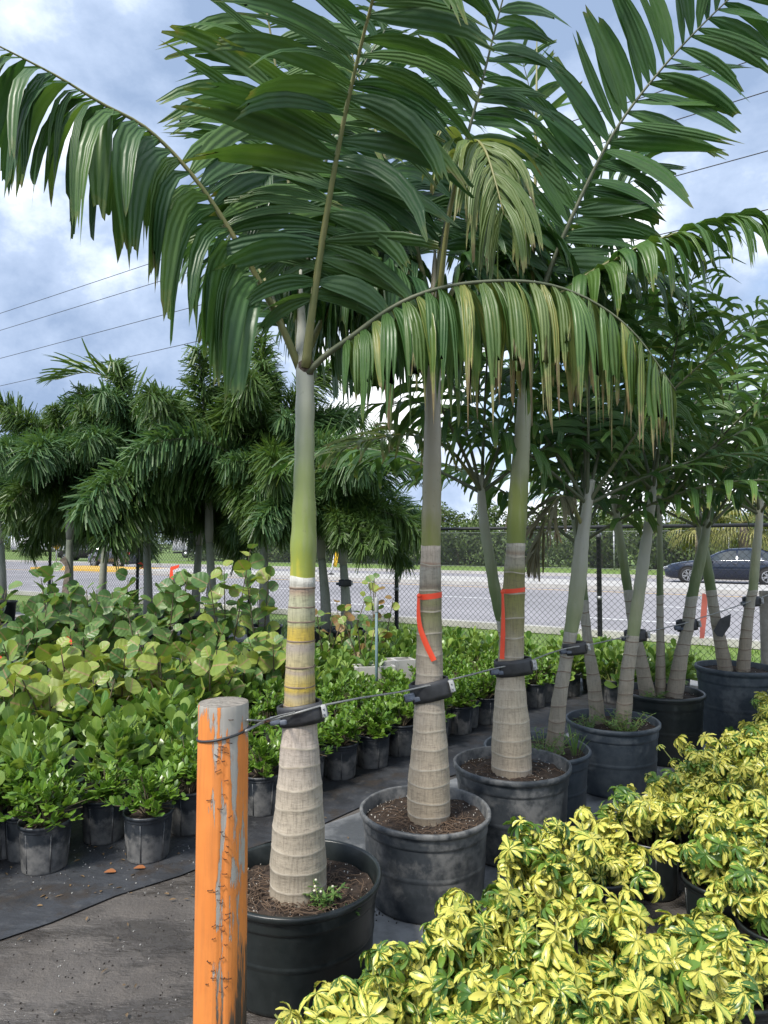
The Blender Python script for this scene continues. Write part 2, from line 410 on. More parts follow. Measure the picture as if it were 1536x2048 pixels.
# ---------------------------------------------------------------- overhead wires
M['wire'] = plain('overhead_wire', (0.03, 0.03, 0.035), rough=.6)
for yl, nn, txt in ((628, 12.6, 'topmost overhead power line crossing the cloudy sky'), (662, 12.6, 'second overhead power line from the top'),
                    (718, 12.6, 'third overhead power line from the top'), (773, 12.6, 'lowest overhead power line crossing the sky')):
    slope = (yl - 1087) / 1356.0; yc = yl + slope * 768; D = nn / .8421
    z = at(768, yc, D).z; s_c = (UU * 1).dot(V((0, D, 0)))
    mb = MB(); pts = []
    for k in range(25):
        s = lerp(-26, 70, k / 24); pts.append(rn(s, nn, z - .35 * (1 - ((s - s_c) / 50) ** 2) + .33))
    mb.tube(pts, .009, 5); tag(mb.build('power_line', M['wire']), txt, 'power line', 'overhead power lines')
# ---------------------------------------------------------------- chain link fence
M['black_metal'] = plain('black_metal', (0.018, 0.02, 0.022), (0.03, 0.033, 0.035), 12, .45)
M['galv'] = plain('galvanised', (0.42, 0.43, 0.44), (0.30, 0.31, 0.32), 14, .5, metal=.6)
FD = V((-2.567, 1.644, 0)); FP = V((2.735, 8.71, 0))
fence = empty('chain_link_fence', FP, 'black chain link fence with pipe rail between nursery and road', 'fence')
def fbay(t): return FD * t
mb = MB()
hw = .039
fdir = FD.normalized(); fn_ = V((-fdir.y, fdir.x, 0))
for i in range(int(FD.length / hw) + 1):
    s0 = i * hw; pts = []
    k = 0; z = .04
    while z < 1.80:
        pts.append(fdir * (s0 + (hw if (k + i) % 2 else 0)) + fn_ * (.002 if (k + i) % 2 else -.002) + V((0, 0, z))); z += hw; k += 1
    w = .0034; vs_, fs = [], []
    for p in pts:
        vs_ += [p + fdir * w, p - fdir * w * .5 + fn_ * w * .87, p - fdir * w * .5 - fn_ * w * .87]
    for a in range(len(pts) - 1):
        for j in range(3): fs.append((a * 3 + j, a * 3 + (j + 1) % 3, a * 3 + 3 + (j + 1) % 3, a * 3 + 3 + j))
    mb.add(vs_, fs)
mesh_panel = mb.mesh('wire_mesh', M['black_metal'])
pb = MB(); pb.lathe([(.031, -.05), (.031, 1.74), (.036, 1.745), (.036, 1.79), (.012, 1.82), (.012, 1.86), (0.001, 1.865)], 14); post_me = pb.mesh('post', M['black_metal'])
pg = MB(); pg.lathe([(.033, 1.70), (.038, 1.705), (.038, 1.755), (.033, 1.76)], 12); pg.lathe([(.0325, .9), (.0345, .9), (.0345, .95), (.0325, .95)], 12); col_me = pg.mesh('collar', M['galv'])
for t in range(-3, 10):
    o = link(bpy.data.objects.new('wire_mesh', mesh_panel), fence, fbay(t)); o['kind'] = 'stuff'
    p = link(bpy.data.objects.new('post', post_me), fence, fbay(t) - fn_ * .045)
    link(bpy.data.objects.new('collar', col_me), p, (0, 0, 0))
mb = MB(); mb.tube([fbay(-3) + V((0, 0, 1.83)), fbay(10) + V((0, 0, 1.83))], .024, 10); mb.build('top_rail', M['black_metal'], fence)
# ---------------------------------------------------------------- far fence across the road
ff = empty('far_fence', rn(0, 42.6), 'grey wire fence on the grass across the road', 'fence')
for k in range(-8, 12):
    mb = MB(); mb.tube([UU * (k * 6.3 - 2), UU * (k * 6.3 - 2) + V((0, 0, 2.4))], .05, 6); mb.build('post', M['galv'], ff)
mb = MB()
for z in (.06, 2.36): mb.tube([UU * -55 + V((0, .06, z)), UU * 70 + V((0, .06, z))], .012, 4)
for k in range(0, 1600): mb.tube([UU * (-50 + k * .075) + V((0, .06, .05)), UU * (-50 + k * .075) + V((0, .06, 2.36))], .004, 3, False)
o = mb.build('wire_mesh', M['galv'], ff); o['kind'] = 'stuff'
# ---------------------------------------------------------------- vehicles
def paint(name, c): return plain(name, c, tuple(q * .9 for q in c), 2, .25, metal=.35, coat=.8)
M['navy'] = paint('car_paint_navy', (0.012, 0.020, 0.042)); M['slate'] = paint('car_paint_slate', (0.05, 0.055, 0.075))
M['glass'] = plain('car_glass', (0.03, 0.04, 0.045), (0.04, 0.05, 0.055), 3, .05, spec=.9)
M['tyre'] = plain('tyre', (0.02, 0.02, 0.02), rough=.85); M['rim'] = plain('rim', (0.62, 0.63, 0.65), rough=.3, metal=.8)
M['well'] = plain('wheel_well', (0.008, 0.008, 0.008), rough=.9); M['chrome'] = plain('chrome', (0.7, 0.7, 0.72), rough=.15, metal=1)
M['lampw'] = plain('head_lamp', (0.7, 0.72, 0.75), rough=.15, spec=.8); M['lampr'] = plain('tail_lamp', (0.45, 0.02, 0.02), rough=.2)
SEDAN = [(2.42, .34, .52, .60, .60, .50), (2.36, .24, .60, .74, .70, .60), (2.1, .19, .71, .85, .80, .72), (1.6, .18, .82, .89, .90, .76), (1.0, .18, .89, .91, .98, .76),
         (.95, .18, .90, .91, .995, .75), (.35, .18, .93, .91, 1.30, .63), (-.02, .18, .94, .91, 1.42, .59), (-.7, .18, .95, .91, 1.455, .58), (-1.15, .18, .96, .91, 1.39, .585), (-1.7, .18, .985, .90, 1.16, .65),
         (-2.0, .22, .99, .88, 1.055, .69), (-2.3, .30, .97, .83, 1.02, .68), (-2.42, .42, .86, .72, .92, .56)]
SUVS = [(2.25, .42, .66, .66, .74, .52), (2.18, .3, .78, .80, .86, .64), (1.8, .25, .90, .88, .98, .74), (1.2, .25, .98, .91, 1.06, .76), (1.05, .25, 1.0, .91, 1.09, .76), (.45, .25, 1.02, .91, 1.48, .66),
        (.1, .25, 1.03, .91, 1.60, .63), (-.8, .25, 1.05, .91, 1.64, .62), (-1.6, .25, 1.07, .91, 1.60, .62), (-2.0, .27, 1.08, .89, 1.42, .66), (-2.18, .32, 1.06, .86, 1.12, .72), (-2.25, .45, .95, .76, 1.0, .62)]
def car(name, label, st, paintm, loc, heading, win, wheels, wr, sill=.9):
    t = empty(name, loc, label, 'car', None, heading)
    def sec(s):
        x, zb, zs, hw_, zr, rw = s; zm = lerp(zb, zs, .62)
        return [(x, 0, zb), (x, hw_ * .84, zb), (x, hw_ * .98, zb + .10), (x, hw_, zm), (x, hw_ * .965, zs), (x, rw + .03, zr - .07 if zr - zs > .2 else lerp(zs, zr, .6)), (x, rw * .8, zr - .008), (x, 0, zr)]
    ring = []
    for s in st:
        h = sec(s); ring.append(h + [(a, -b, c) for a, b, c in h[-2:0:-1]])
    n = len(ring[0]); vs_ = [p for r in ring for p in r]
    fs = [(i * n + j, (i + 1) * n + j, (i + 1) * n + (j + 1) % n, i * n + (j + 1) % n) for i in range(len(st) - 1) for j in range(n)]
    fs += [tuple(range(n)), tuple((len(st) - 1) * n + j for j in range(n - 1, -1, -1))]
    mb = MB(); mb.add(vs_, fs); mb.build('body', paintm, t)
    def seca(x, k):
        tab = [(-s[0], V(sec(s)[k])) for s in st]
        return interp(tab, -x)
    for sg in (-1, 1):
        for x0, x1, a0, a1 in win:
            m2 = MB(); P = []
            for kz in (a0, a1):
                for i in range(5):
                    x = lerp(x0, x1, i / 4)
                    lo, hi = seca(x, 4), seca(x, 5); p = lo.lerp(hi, .06 if kz == a0 else .92)
                    P.append((x, sg * (p.y + .010), p.z))
            m2.add(P, [(i, i + 1, 5 + i + 1, 5 + i) if sg < 0 else (i, 5 + i, 5 + i + 1, i + 1) for i in range(4)])
            m2.build('side_window', M['glass'], t)
        m2 = MB(); xs = (win[0][0], win[-1][1])
        m2.tube([(lerp(*xs, i / 6), sg * (seca(lerp(*xs, i / 6), 4).y + .012), seca(lerp(*xs, i / 6), 4).z + .0) for i in range(7)], .012, 5); m2.build('chrome_trim', M['chrome'], t)
        for wx in wheels:
            y = .905 * sg
            m2 = MB(); C = 28
            m2.add([(wx + math.cos(a * 2 * math.pi / C) * (wr + .055), y + .010 * sg, wr + math.sin(a * 2 * math.pi / C) * (wr + .055)) for a in range(C)], [tuple(range(C))]); m2.build('wheel_arch', M['well'], t)
            m2 = MB(); prof = [(.60, -.11), (.66, -.115), (.94, -.11), (1.0, -.07), (1.0, .07), (.94, .11), (.66, .115), (.60, .11)]
            for i, (q, w) in enumerate(prof): pass
            vv = [(wx + math.cos(a * 2 * math.pi / C) * wr * q, y - .085 * sg + w, wr + math.sin(a * 2 * math.pi / C) * wr * q) for q, w in prof for a in range(C)]
            m2.add(vv, [(i * C + j, i * C + (j + 1) % C, (i + 1) * C + (j + 1) % C, (i + 1) * C + j) for i in range(len(prof) - 1) for j in range(C)])
            wh = m2.build('wheel', M['tyre'], t)
            m3 = MB()
            for q0, q1 in ((.60, .68),):
                m3.add([(wx + math.cos(a * 2 * math.pi / C) * wr * q, y + .034 * sg, wr + math.sin(a * 2 * math.pi / C) * wr * q) for q in (q0, q1) for a in range(C)], [(j, (j + 1) % C, C + (j + 1) % C, C + j) for j in range(C)])
            for k in range(10):
                a = k * 2 * math.pi / 10 + (.12 if k % 2 else -.12)
                d = V((math.cos(a), 0, math.sin(a))); q = V((-math.sin(a), 0, math.cos(a))) * wr * .06
                c = V((wx, y + .030 * sg, wr)); m3.add([c + d * wr * .08 - q, c + d * wr * .08 + q, c + d * wr * .64 + q * .8, c + d * wr * .64 - q * .8], [(0, 1, 2, 3)])
            m3.build('rim', M['rim'], wh)
        xf = st[1][0]; s1 = st[1]; m2 = MB(); m2.box((xf - .10, sg * s1[3] * .90, s1[2] + .015), (.34, .18, .11), None, 0, .03); m2.build('headlight', M['lampw'], t)
        xb = st[-2][0]; s1 = st[-2]; m2 = MB(); m2.box((xb + .06, sg * s1[3] * .90, s1[2] - .10), (.22, .20, .17), None, 0, .03); m2.build('taillight', M['lampr'], t)
        m2 = MB(); m2.box((win[0][1] if win[0][1] > win[0][0] else win[0][0], sg * 1.0, st[5][2] + .06), (.14, .16, .11), None, 0, .03); m2.build('mirror', paintm, t)
        for hx in (.0, -.95):
            m2 = MB(); m2.box((hx - .25, sg * .915, .82), (.18, .02, .025), None, 0, .006); m2.build('door_handle', M['chrome'], t)
    # windscreen and rear glass
    for x0, x1 in ((st[5][0] - .05, st[7][0] + .04), (st[-4][0] - .02, st[-5][0] + .02)):
        a, b = seca(x0, 7), seca(x1, 7); ya, yb = seca(x0, 6).y, seca(x1, 6).y
        m2 = MB(); m2.add([(a.x, -ya, a.z + .012), (a.x, ya, a.z + .012), (b.x, yb, b.z + .012), (b.x, -yb, b.z + .012)], [(0, 1, 2, 3)]); m2.build('windscreen', M['glass'], t)
    return t
HD = math.atan2(UU.y, UU.x)
p = gnd(1462, 1167); p.z = .004
car('parked_sedan', 'dark navy four door sedan on the road beyond the fence', SEDAN, M['navy'], p, HD, [(.62, -.28, 0, 1), (-.34, -1.12, 0, 1), (-1.18, -1.62, 0, 1)], (1.45, -1.38), .335).name = 'sedan_car'
p = gnd(236, 1135); p.z = .004
car('suv_car', 'dark grey sport utility car driving away behind the feathery palms', SUVS, M['slate'], p, HD, [(.70, -.20, 0, 1), (-.26, -1.1, 0, 1), (-1.16, -1.85, 0, 1)], (1.35, -1.32), .36)
p = gnd(168, 1121); p.z = 0
car('pickup_car', 'black vehicle parked on the far lot behind the grass', SUVS, M['well'], p, R(175), [(.70, -.20, 0, 1), (-.26, -1.1, 0, 1), (-1.16, -1.85, 0, 1)], (1.35, -1.32), .36)
p = gnd(5, 1168); p.z = .004
# white trailers far behind
M['white_paint'] = plain('white_paint', (0.78, 0.78, 0.78), (0.66, 0.67, 0.68), 1.0, .45)
def trailer(x, D, L, H_, label, cab=True):
    c = at(x, 1100, D); c.z = 0
    t = empty('trailer', c, label, 'trailer', 'white trailers on the far lot', R(8))
    mb = MB(); mb.box((0, 0, .75 + H_ / 2), (L, 2.3, H_), None, 0, .08); mb.build('body', M['white_paint'], t)
    mb = MB(); mb.box((0, 0, .6), (L * .96, 2.0, .18)); mb.build('chassis', M['well'], t)
    for wx in (-L * .28, -L * .28 + 1.0):
        for sg in (-1, 1):
            mb = MB(); mb.tube([(wx, sg * 1.0, .45), (wx, sg * 1.22, .45)], .45, 16); w = mb.build('wheel', M['tyre'], t)
            mb = MB(); mb.tube([(wx, sg * 1.2, .45), (wx, sg * 1.235, .45)], .24, 12); mb.build('rim', M['rim'], w)
    mb = MB(); mb.box((L * .5 + .6, 0, .62), (1.3, .12, .12)); mb.build('hitch', M['well'], t)
trailer(410, 78, 7.0, 2.0, 'long white trailer parked on far lot behind the sea grapes')
trailer(478, 70, 3.0, .5, 'low white flat trailer with twin wheels on far lot')
trailer(90, 92, 8.0, 1.8, 'white trailer on far lot beyond the yellow warning sign')
# warning sign
M['sign_yellow'] = plain('sign_yellow', (0.80, 0.50, 0.02), (0.72, 0.44, 0.02), 5, .5); M['sign_black'] = plain('sign_black', (0.01, 0.01, 0.01), rough=.6)
p = gnd(112, 1140); sg = empty('warning_sign', (p.x, p.y, 0), 'yellow diamond warning sign with black arrow on a pale pole', 'road sign', None, math.atan2(-p.x, p.y))
zc = at(112, 1086, p.y).z
mb = MB(); mb.box((0, 0, zc / 2), (.07, .05, zc)); mb.build('pole', M['galv'], sg)
mb = MB(); mb.box((0, -.05, zc), (.62, .02, .62), Matrix.Rotation(R(45), 3, 'Y'), 0, .008); bd = mb.build('board', M['sign_yellow'], sg)
mb = MB(); a = R(-40); rt = Matrix.Rotation(a, 3, 'Y')
mb.add([rt @ V(q) + V((0, -.064, zc)) for q in ((-.035, 0, -.26), (.035, 0, -.26), (.035, 0, .08), (-.035, 0, .08), (-.11, 0, .08), (.11, 0, .08), (0, 0, .26))], [(0, 1, 2, 3), (4, 5, 6)]); mb.build('arrow', M['sign_black'], bd)
# lane delineator on the median
p = gnd(662, 1155); p.z = .14; dl = empty('delineator', p, 'white marker post with yellow panel leaning on the median', 'marker post')
mb = MB(); mb.lathe([(.16, 0), (.16, .03), (.05, .06)], 14, closed_top=True); mb.build('base', M['well'], dl)
top = at(671, 1102, p.y) - p
mb = MB(); mb.tube([(0, 0, .05), top * .55, top], [.045, .045, .045], 8); mb.build('post', M['white_paint'], dl)
mb = MB(); mb.box(top * .72 + V((.10, -.07, 0)), (.17, .02, .85), Matrix.Rotation(R(9), 3, 'Y'), 0, .005); mb.build('panel', M['sign_yellow'], dl)
# cabbage palm across the road
M['sabal'] = leaf_mat('sabal_leaf', (0.16, 0.18, 0.05), (0.36, 0.33, 0.12), trans=.25, rough=.6); M['bark'] = plain('rough_bark', (0.22, 0.18, 0.14), (0.12, 0.10, 0.08), 14, .9, .02)
rg = random.Random(4)
for px, py, D, nm in ((1488, 1100, 33.0, 'shaggy cabbage palm with yellow drooping fans across the road'), (1400, 1098, 36, 'smaller cabbage palm half hidden behind the crossed palm trunks')):
    b = at(px, 1110, D); b.z = 0; t = empty('cabbage_palm', b, nm, 'palm tree')
    mb = MB(); mb.tube([(0, 0, -.1), (.05, 0, 1.0), (0, 0, 2.6)], [.32, .28, .24], 10); mb.build('trunk', M['bark'], t)
    for k in range(26):
        a = rg.uniform(0, 6.28); el = rg.uniform(-.9, .9); d = V((math.cos(a) * math.cos(el), math.sin(a) * math.cos(el), math.sin(el)))
        mb = MB(); c = V((0, 0, 2.7)) + d * .9; mb.tube([(0, 0, 2.6), c], [.03, .015], 4, m=0)
        sd = d.cross(V((0, 0, 1))).normalized()
        for j in range(15):
            w = lerp(-1.25, 1.25, j / 14); q = (d * math.cos(w) + sd * math.sin(w)).normalized(); e = c + q * .75; f_ = e + q * .25 + V((0, 0, -.45)); s_ = q.cross(V((0, 0, 1))).normalized() * .035
            mb.add([c - s_ * .5, c + s_ * .5, e + s_, e - s_, f_], [(0, 1, 2, 3), (3, 2, 4)], [(0, 0), (1, 0), (1, .6), (0, .6), (.5, 1)])
        mb.build('frond', M['sabal'], t, smooth=False)
# ---------------------------------------------------------------- palm materials
LG = dict(pleat=3, rough=.40, trans=.24)
M['leaf_a'] = leaf_mat('palm_leaf', (0.048, 0.125, 0.030), (0.125, 0.225, 0.048), tip=(0.22, 0.25, 0.07), t0=.90, **LG)
M['leaf_d'] = leaf_mat('palm_leaf_dark', (0.034, 0.098, 0.032), (0.080, 0.165, 0.044), tip=(0.15, 0.19, 0.05), t0=.92, **LG)
M['leaf_y'] = leaf_mat('palm_leaf_aged', (0.07, 0.145, 0.03), (0.17, 0.235, 0.055), tip=(0.40, 0.34, 0.17), t0=.80, yel=(0.38, 0.36, 0.10), yamt=.2, pleat=3, rough=.4, trans=.25)
M['leaf_g'] = leaf_mat('palm_leaf_pale', (0.12, 0.19, 0.05), (0.19, 0.25, 0.08), tip=(0.36, 0.37, 0.14), t0=.80, yel=(0.33, 0.36, 0.13), yamt=.1, pleat=3, rough=.42, trans=.25)
M['leaf_f'] = leaf_mat('feather_leaf', (0.05, 0.125, 0.044), (0.14, 0.235, 0.075), trans=.25, rough=.48)
M['leaf_f2'] = leaf_mat('feather_leaf_light', (0.055, 0.12, 0.028), (0.13, 0.20, 0.05), trans=.25, rough=.4)
M['leaf_brown'] = leaf_mat('palm_leaf_dry', (0.13, 0.13, 0.07), (0.24, 0.21, 0.13), tip=(0.10, 0.08, 0.05), t0=.8, pleat=2, trans=.15, rough=.6)
M['rachis'] = plain('rachis', (0.27, 0.25, 0.10), (0.18, 0.20, 0.07), 10, .5)
M['rachis_d'] = plain('rachis_grey', (0.14, 0.15, 0.09), (0.09, 0.11, 0.06), 10, .55)
M['soil'] = plain('potting_soil', (0.020, 0.013, 0.009), (0.055, 0.036, 0.024), 45, .95, .012, det=8)
M['perlite'] = plain('perlite', (0.62, 0.60, 0.55), (0.40, 0.36, 0.30), 9, .9)
M['root'] = plain('root_fibre', (0.15, 0.10, 0.065), (0.09, 0.06, 0.04), 20, .9)
def pot_mat(name, c1, c2, dirt, amt, rough=.42, sc_=3.5, low=0.0):
    t = NT(name); v = t.co('Object'); a = t.noise(v, sc_, 8, .66); b = t.noise(v, 22, 6, .6)
    rnd = t.n('ObjectInfo').outputs['Random']
    a = t.noise(t.n('VectorMath', {'operation': 'ADD'}, i0=v, i1=t.n('CombineXYZ', None, i0=t.math('MULTIPLY', rnd, 50.0), i1=0.0, i2=0.0).outputs[0]).outputs[0], sc_, 8, .66)
    col = t.mix(t.step(b, .35, .65), c1, c2)
    f = t.math('MULTIPLY', t.step(a, .60 - amt * .25, .72 - amt * .25), .85)
    f = t.math('MULTIPLY', f, t.step(b, .25, .55))
    if low:
        z = t.n('SeparateXYZ', None, i0=v).outputs[2]
        f = t.math('MAXIMUM', f, t.math('MULTIPLY', t.math('MULTIPLY', t.step(t.math('ADD', z, t.math('MULTIPLY', a, -.32)), low - .13, low - .16), t.step(b, .2, .6)), .75))
    col = t.mix(f, col, dirt)
    return t.bsdf(col, t.math('ADD', rough, t.math('MULTIPLY', f, .4)), t.bump(b, .002, .5), spec=.5)
M['pot_dark'] = pot_mat('pot_black', (0.010, 0.014, 0.014), (0.018, 0.023, 0.023), (0.05, 0.058, 0.056), .2, .36)
M['pot_dusty'] = pot_mat('pot_dusty', (0.024, 0.030, 0.036), (0.045, 0.052, 0.06), (0.19, 0.19, 0.185), .66, .48)
M['pot_blue'] = pot_mat('pot_greyblue', (0.032, 0.044, 0.058), (0.055, 0.07, 0.085), (0.13, 0.145, 0.155), .35, .48)
M['pot_small'] = pot_mat('pot_small', (0.014, 0.019, 0.025), (0.032, 0.038, 0.046), (0.20, 0.195, 0.185), .30, .45, 6, low=.13)
def trunk_mat(name, stops, zmax, dark=.35, fib=1.0):
    t = NT(name); v = t.co('Object'); z = t.n('SeparateXYZ', None, i0=v).outputs[2]
    wob = t.noise(v, 14, 4); zz = t.math('ADD', z, t.math('MULTIPLY', t.math('SUBTRACT', wob, .5), .02))
    col = t.ramp(t.math('DIVIDE', zz, zmax), [(a / zmax, c) for a, c in stops])
    f1 = t.noise(t.co('Object', (1, 1, .10)), 130, 4, .7); f2 = t.noise(t.co('Object', (.5, .5, 2.2)), 55, 5, .7); f3 = t.noise(v, 7, 5)
    m1 = t.math('MULTIPLY', t.step(f1, .46, .66), dark * fib); m2 = t.math('MULTIPLY', t.step(f2, .54, .68), dark)
    col = t.mix(m1, col, (0.10, 0.085, 0.065)); col = t.mix(m2, col, (0.085, 0.07, 0.055))
    col = t.mix(t.math('MULTIPLY', t.step(f3, .52, .75), .22), col, (0.55, 0.52, 0.46))
    return t.bsdf(col, .75, t.bump(t.math('ADD', f1, f2), .003, .7))
def shaft_mat(name, stops, zmax):
    t = NT(name); v = t.co('Object'); z = t.n('SeparateXYZ', None, i0=v).outputs[2]
    n1 = t.noise(t.co('Object', (1, 1, .12)), 26, 5, .6); n2 = t.noise(v, 5, 5)
    zz = t.math('ADD', z, t.math('MULTIPLY', t.math('SUBTRACT', t.math('ADD', n1, n2), 1.0), .28))
    col = t.ramp(t.math('DIVIDE', zz, zmax), [(max(0, a / zmax), c) for a, c in stops])
    col = t.mix(t.math('MULTIPLY', t.step(n1, .56, .74), .4), col, (0.34, 0.34, 0.25))
    col = t.mix(t.math('MULTIPLY', t.step(t.noise(v, 38, 4), .66, .74), .35), col, (0.12, 0.12, 0.07))
    return t.bsdf(col, .48, t.bump(n1, .002, .4))
M['ring'] = plain('ring_scar', (0.50, 0.45, 0.36), (0.36, 0.31, 0.24), 30, .8)
M['ring_b'] = plain('ring_scar_brown', (0.17, 0.12, 0.085), (0.25, 0.19, 0.14), 30, .8)
M['fibre'] = plain('leaf_base_fibre', (0.07, 0.05, 0.04), (0.16, 0.12, 0.09), 40, .9, .01)
# ---------------------------------------------------------------- builders
def big_pot(t, Rr, H, mat, seed, label=None, lean=0):
    rnd = random.Random(seed); mb = MB()
    mb.lathe([(Rr * .2, .0), (Rr * .84, .0), (Rr * .875, .012), (Rr * .877, .022), (Rr * .903, H * .43), (Rr * .904, H * .445), (Rr * .912, H * .455), (Rr * .913, H * .485), (Rr * .908, H * .495), (Rr * .909, H * .51), (Rr * .930, H * .785), (Rr * .931, H * .80), (Rr * .948, H * .81), (Rr * .949, H * .83), (Rr * .952, H * .91), (Rr * .952, H * .925),
              (Rr * .985, H * .935), (Rr * 1.0, H * .955), (Rr * 1.0, H * .99), (Rr * .985, H), (Rr * .955, H), (Rr * .945, H * .985), (Rr * .915, H * .80), (Rr * .905, H * .72)], 56, wob=.012, rnd=rnd)
    p = mb.build('pot', mat, t)
    if label: p['label'] = label
    return p
def soil_disc(t, Rr, z, seed, chips=150, roots=0, mat=None):
    rnd = random.Random(seed); mb = MB(); n, k = 40, 12
    vs_ = [(0, 0, z + .012)]
    for i in range(1, k + 1):
        for j in range(n):
            a = 6.2832 * j / n; q = Rr * i / k
            vs_.append((q * math.cos(a), q * math.sin(a), z + rnd.uniform(-.006, .010) + .014 * (1 - i / k) + .004 * math.sin(a * 3 + i)))
    fs = [(0, 1 + j, 1 + (j + 1) % n) for j in range(n)]
    fs += [(1 + (i - 1) * n + j, 1 + i * n + j, 1 + i * n + (j + 1) % n, 1 + (i - 1) * n + (j + 1) % n) for i in range(1, k) for j in range(n)]
    mb.add(vs_, fs); so = mb.build('soil', M['soil'], t)
    if chips:
        mb = MB()
        for _ in range(chips):
            a = rnd.uniform(0, 6.28); q = Rr * math.sqrt(rnd.uniform(.05, .97)); s = rnd.choice((.0010, .0014, .002, .002, .003))
            c = V((q * math.cos(a), q * math.sin(a), z + .012)); rt = Quaternion((rnd.uniform(-1, 1), rnd.uniform(-1, 1), rnd.uniform(-1, 1), 1)).normalized().to_matrix()
            mb.box(c, (s * 2, s * 1.4, s), rt)
        o = mb.build('perlite', M['perlite'], so, smooth=False); o['kind'] = 'stuff'
    if roots:
        mb = MB()
        for _ in range(roots):
            a = rnd.uniform(0, 6.28); q = Rr * rnd.uniform(.25, .9); p = V((q * math.cos(a), q * math.sin(a), z + .012)); h = rnd.uniform(0, 6.28); pts = [p]
            for k_ in range(4):
                h += rnd.uniform(-.7, .7); p = p + V((math.cos(h), math.sin(h), 0)) * rnd.uniform(.012, .03); pts.append(V((p.x, p.y, z + .014 + rnd.uniform(0, .012))))
            if all(V((b.x, b.y)).length < Rr * .96 for b in pts): mb.tube(pts, [.0016, .0018, .0016, .0014, .0008], 4, False)
        o = mb.build('root_litter', M['root'], so); o['kind'] = 'stuff'
    return so
def stem(t, base, spec, D, name, mat, rings=(), n=28, ringm=None, z0=None, join=0.004):
    """spec: (x, y, width) pixels from bottom to top at distance D -> lathe-like tube; rings: fractions along"""
    cs = [at(x, y, D) for x, y, w in spec]; rs = [w * .5 * D / FOC for x, y, w in spec]
    if z0 is not None: cs[0].z = z0
    zt = [(c.z, c) for c in cs]; rt = [(c.z, r) for c, r in zip(cs, rs)]
    zb, ze = cs[0].z, cs[-1].z; pr = []
    def smooth_r(z):
        h = (ze - zb) / len(cs) * .4
        return (interp(rt, z - h) + 2 * interp(rt, z) + interp(rt, z + h)) / 4
    zs = [(zb + (ze - zb) * i / 46, 0) for i in range(47)]
    for f in rings:
        z = lerp(zb, ze, f); zs = [q for q in zs if abs(q[0] - z) > .009]
        zs += [(z - .006, 0), (z - .004, 2), (z + .003, 2), (z + .005, 1)]
    zs.sort()
    mb = MB(); rnd = random.Random(int(zb * 1000) + len(rings)); vs_, uv = [], []
    for z, fl in zs:
        c = interp(zt, z); r = smooth_r(z) + (.0009 if fl == 2 else 0) + .0012 * math.sin(z * 47 + 1) 
        for j in range(n):
            a = 6.2832 * j / n; tilt = .0045 * math.sin(a + 1.3 * z * 9) + .002 * math.sin(3 * a + z * 31)
            q = r * (1 + .012 * math.sin(3 * a + z * 4) + .006 * math.sin(5 * a - z * 17))
            vs_.append((c.x - base.x + q * math.cos(a), c.y - base.y + q * math.sin(a), z + tilt)); uv.append((j / n, (z - zb) / (ze - zb)))
    b0 = len(mb.v); mb.add(vs_, [], uv)
    for i in range(len(zs) - 1):
        m = 1 if zs[i][1] == 2 and zs[i + 1][1] == 2 else 0
        for j in range(n): mb.f.append((i * n + j, i * n + (j + 1) % n, (i + 1) * n + (j + 1) % n, (i + 1) * n + j)); mb.m.append(m)
    mb.f.append(tuple((len(zs) - 1) * n + j for j in range(n))); mb.m.append(0)
    o = V((cs[0].x - base.x, cs[0].y - base.y, zb))
    return mb.build(name, [mat, ringm or M['ring']], t, o)
LPROF = [(0, .20), (.10, .55), (.25, .90), (.45, 1.0), (.65, .93), (.85, .70), (1, .48)]
DOWN = V((0, 0, -1))
def leaflet(mb, p, d, s, L, w, droop, rnd, rows=6, cols=5, jag=.12, fold=.22, m=0, prof=LPROF, curl=0.0):
    d = d.normalized(); s = (s - d * s.dot(d)).normalized(); pos = V(p); vs_, uv = [], []
    bend = rnd.gauss(0, .13); tw = rnd.gauss(0, .10)
    for i in range(rows + 1):
        v = i / rows; W = w * interp(prof, v); nn = d.cross(s)
        for c in range(cols):
            u = c / (cols - 1); o = u - .5
            q = pos + s * (o * W) - nn * (abs(o) * W * fold * 2 * (1 - .5 * v)) + nn * (curl * W * math.sin(v * 7 + u * 5))
            if i == rows: q = q + d * (L * jag * rnd.uniform(-1.3, .9))
            vs_.append(q); uv.append((u, v))
        d = (d + DOWN * (droop * (.35 + 1.3 * v) / rows) + s * (bend / rows * 2)).normalized(); s = (s - d * s.dot(d)).normalized(); s = (s + d.cross(s) * tw).normalized()
        pos = pos + d * (L / rows)
    mb.add(vs_, [(i * cols + c, i * cols + c + 1, (i + 1) * cols + c + 1, (i + 1) * cols + c) for i in range(rows) for c in range(cols - 1)], uv, m)
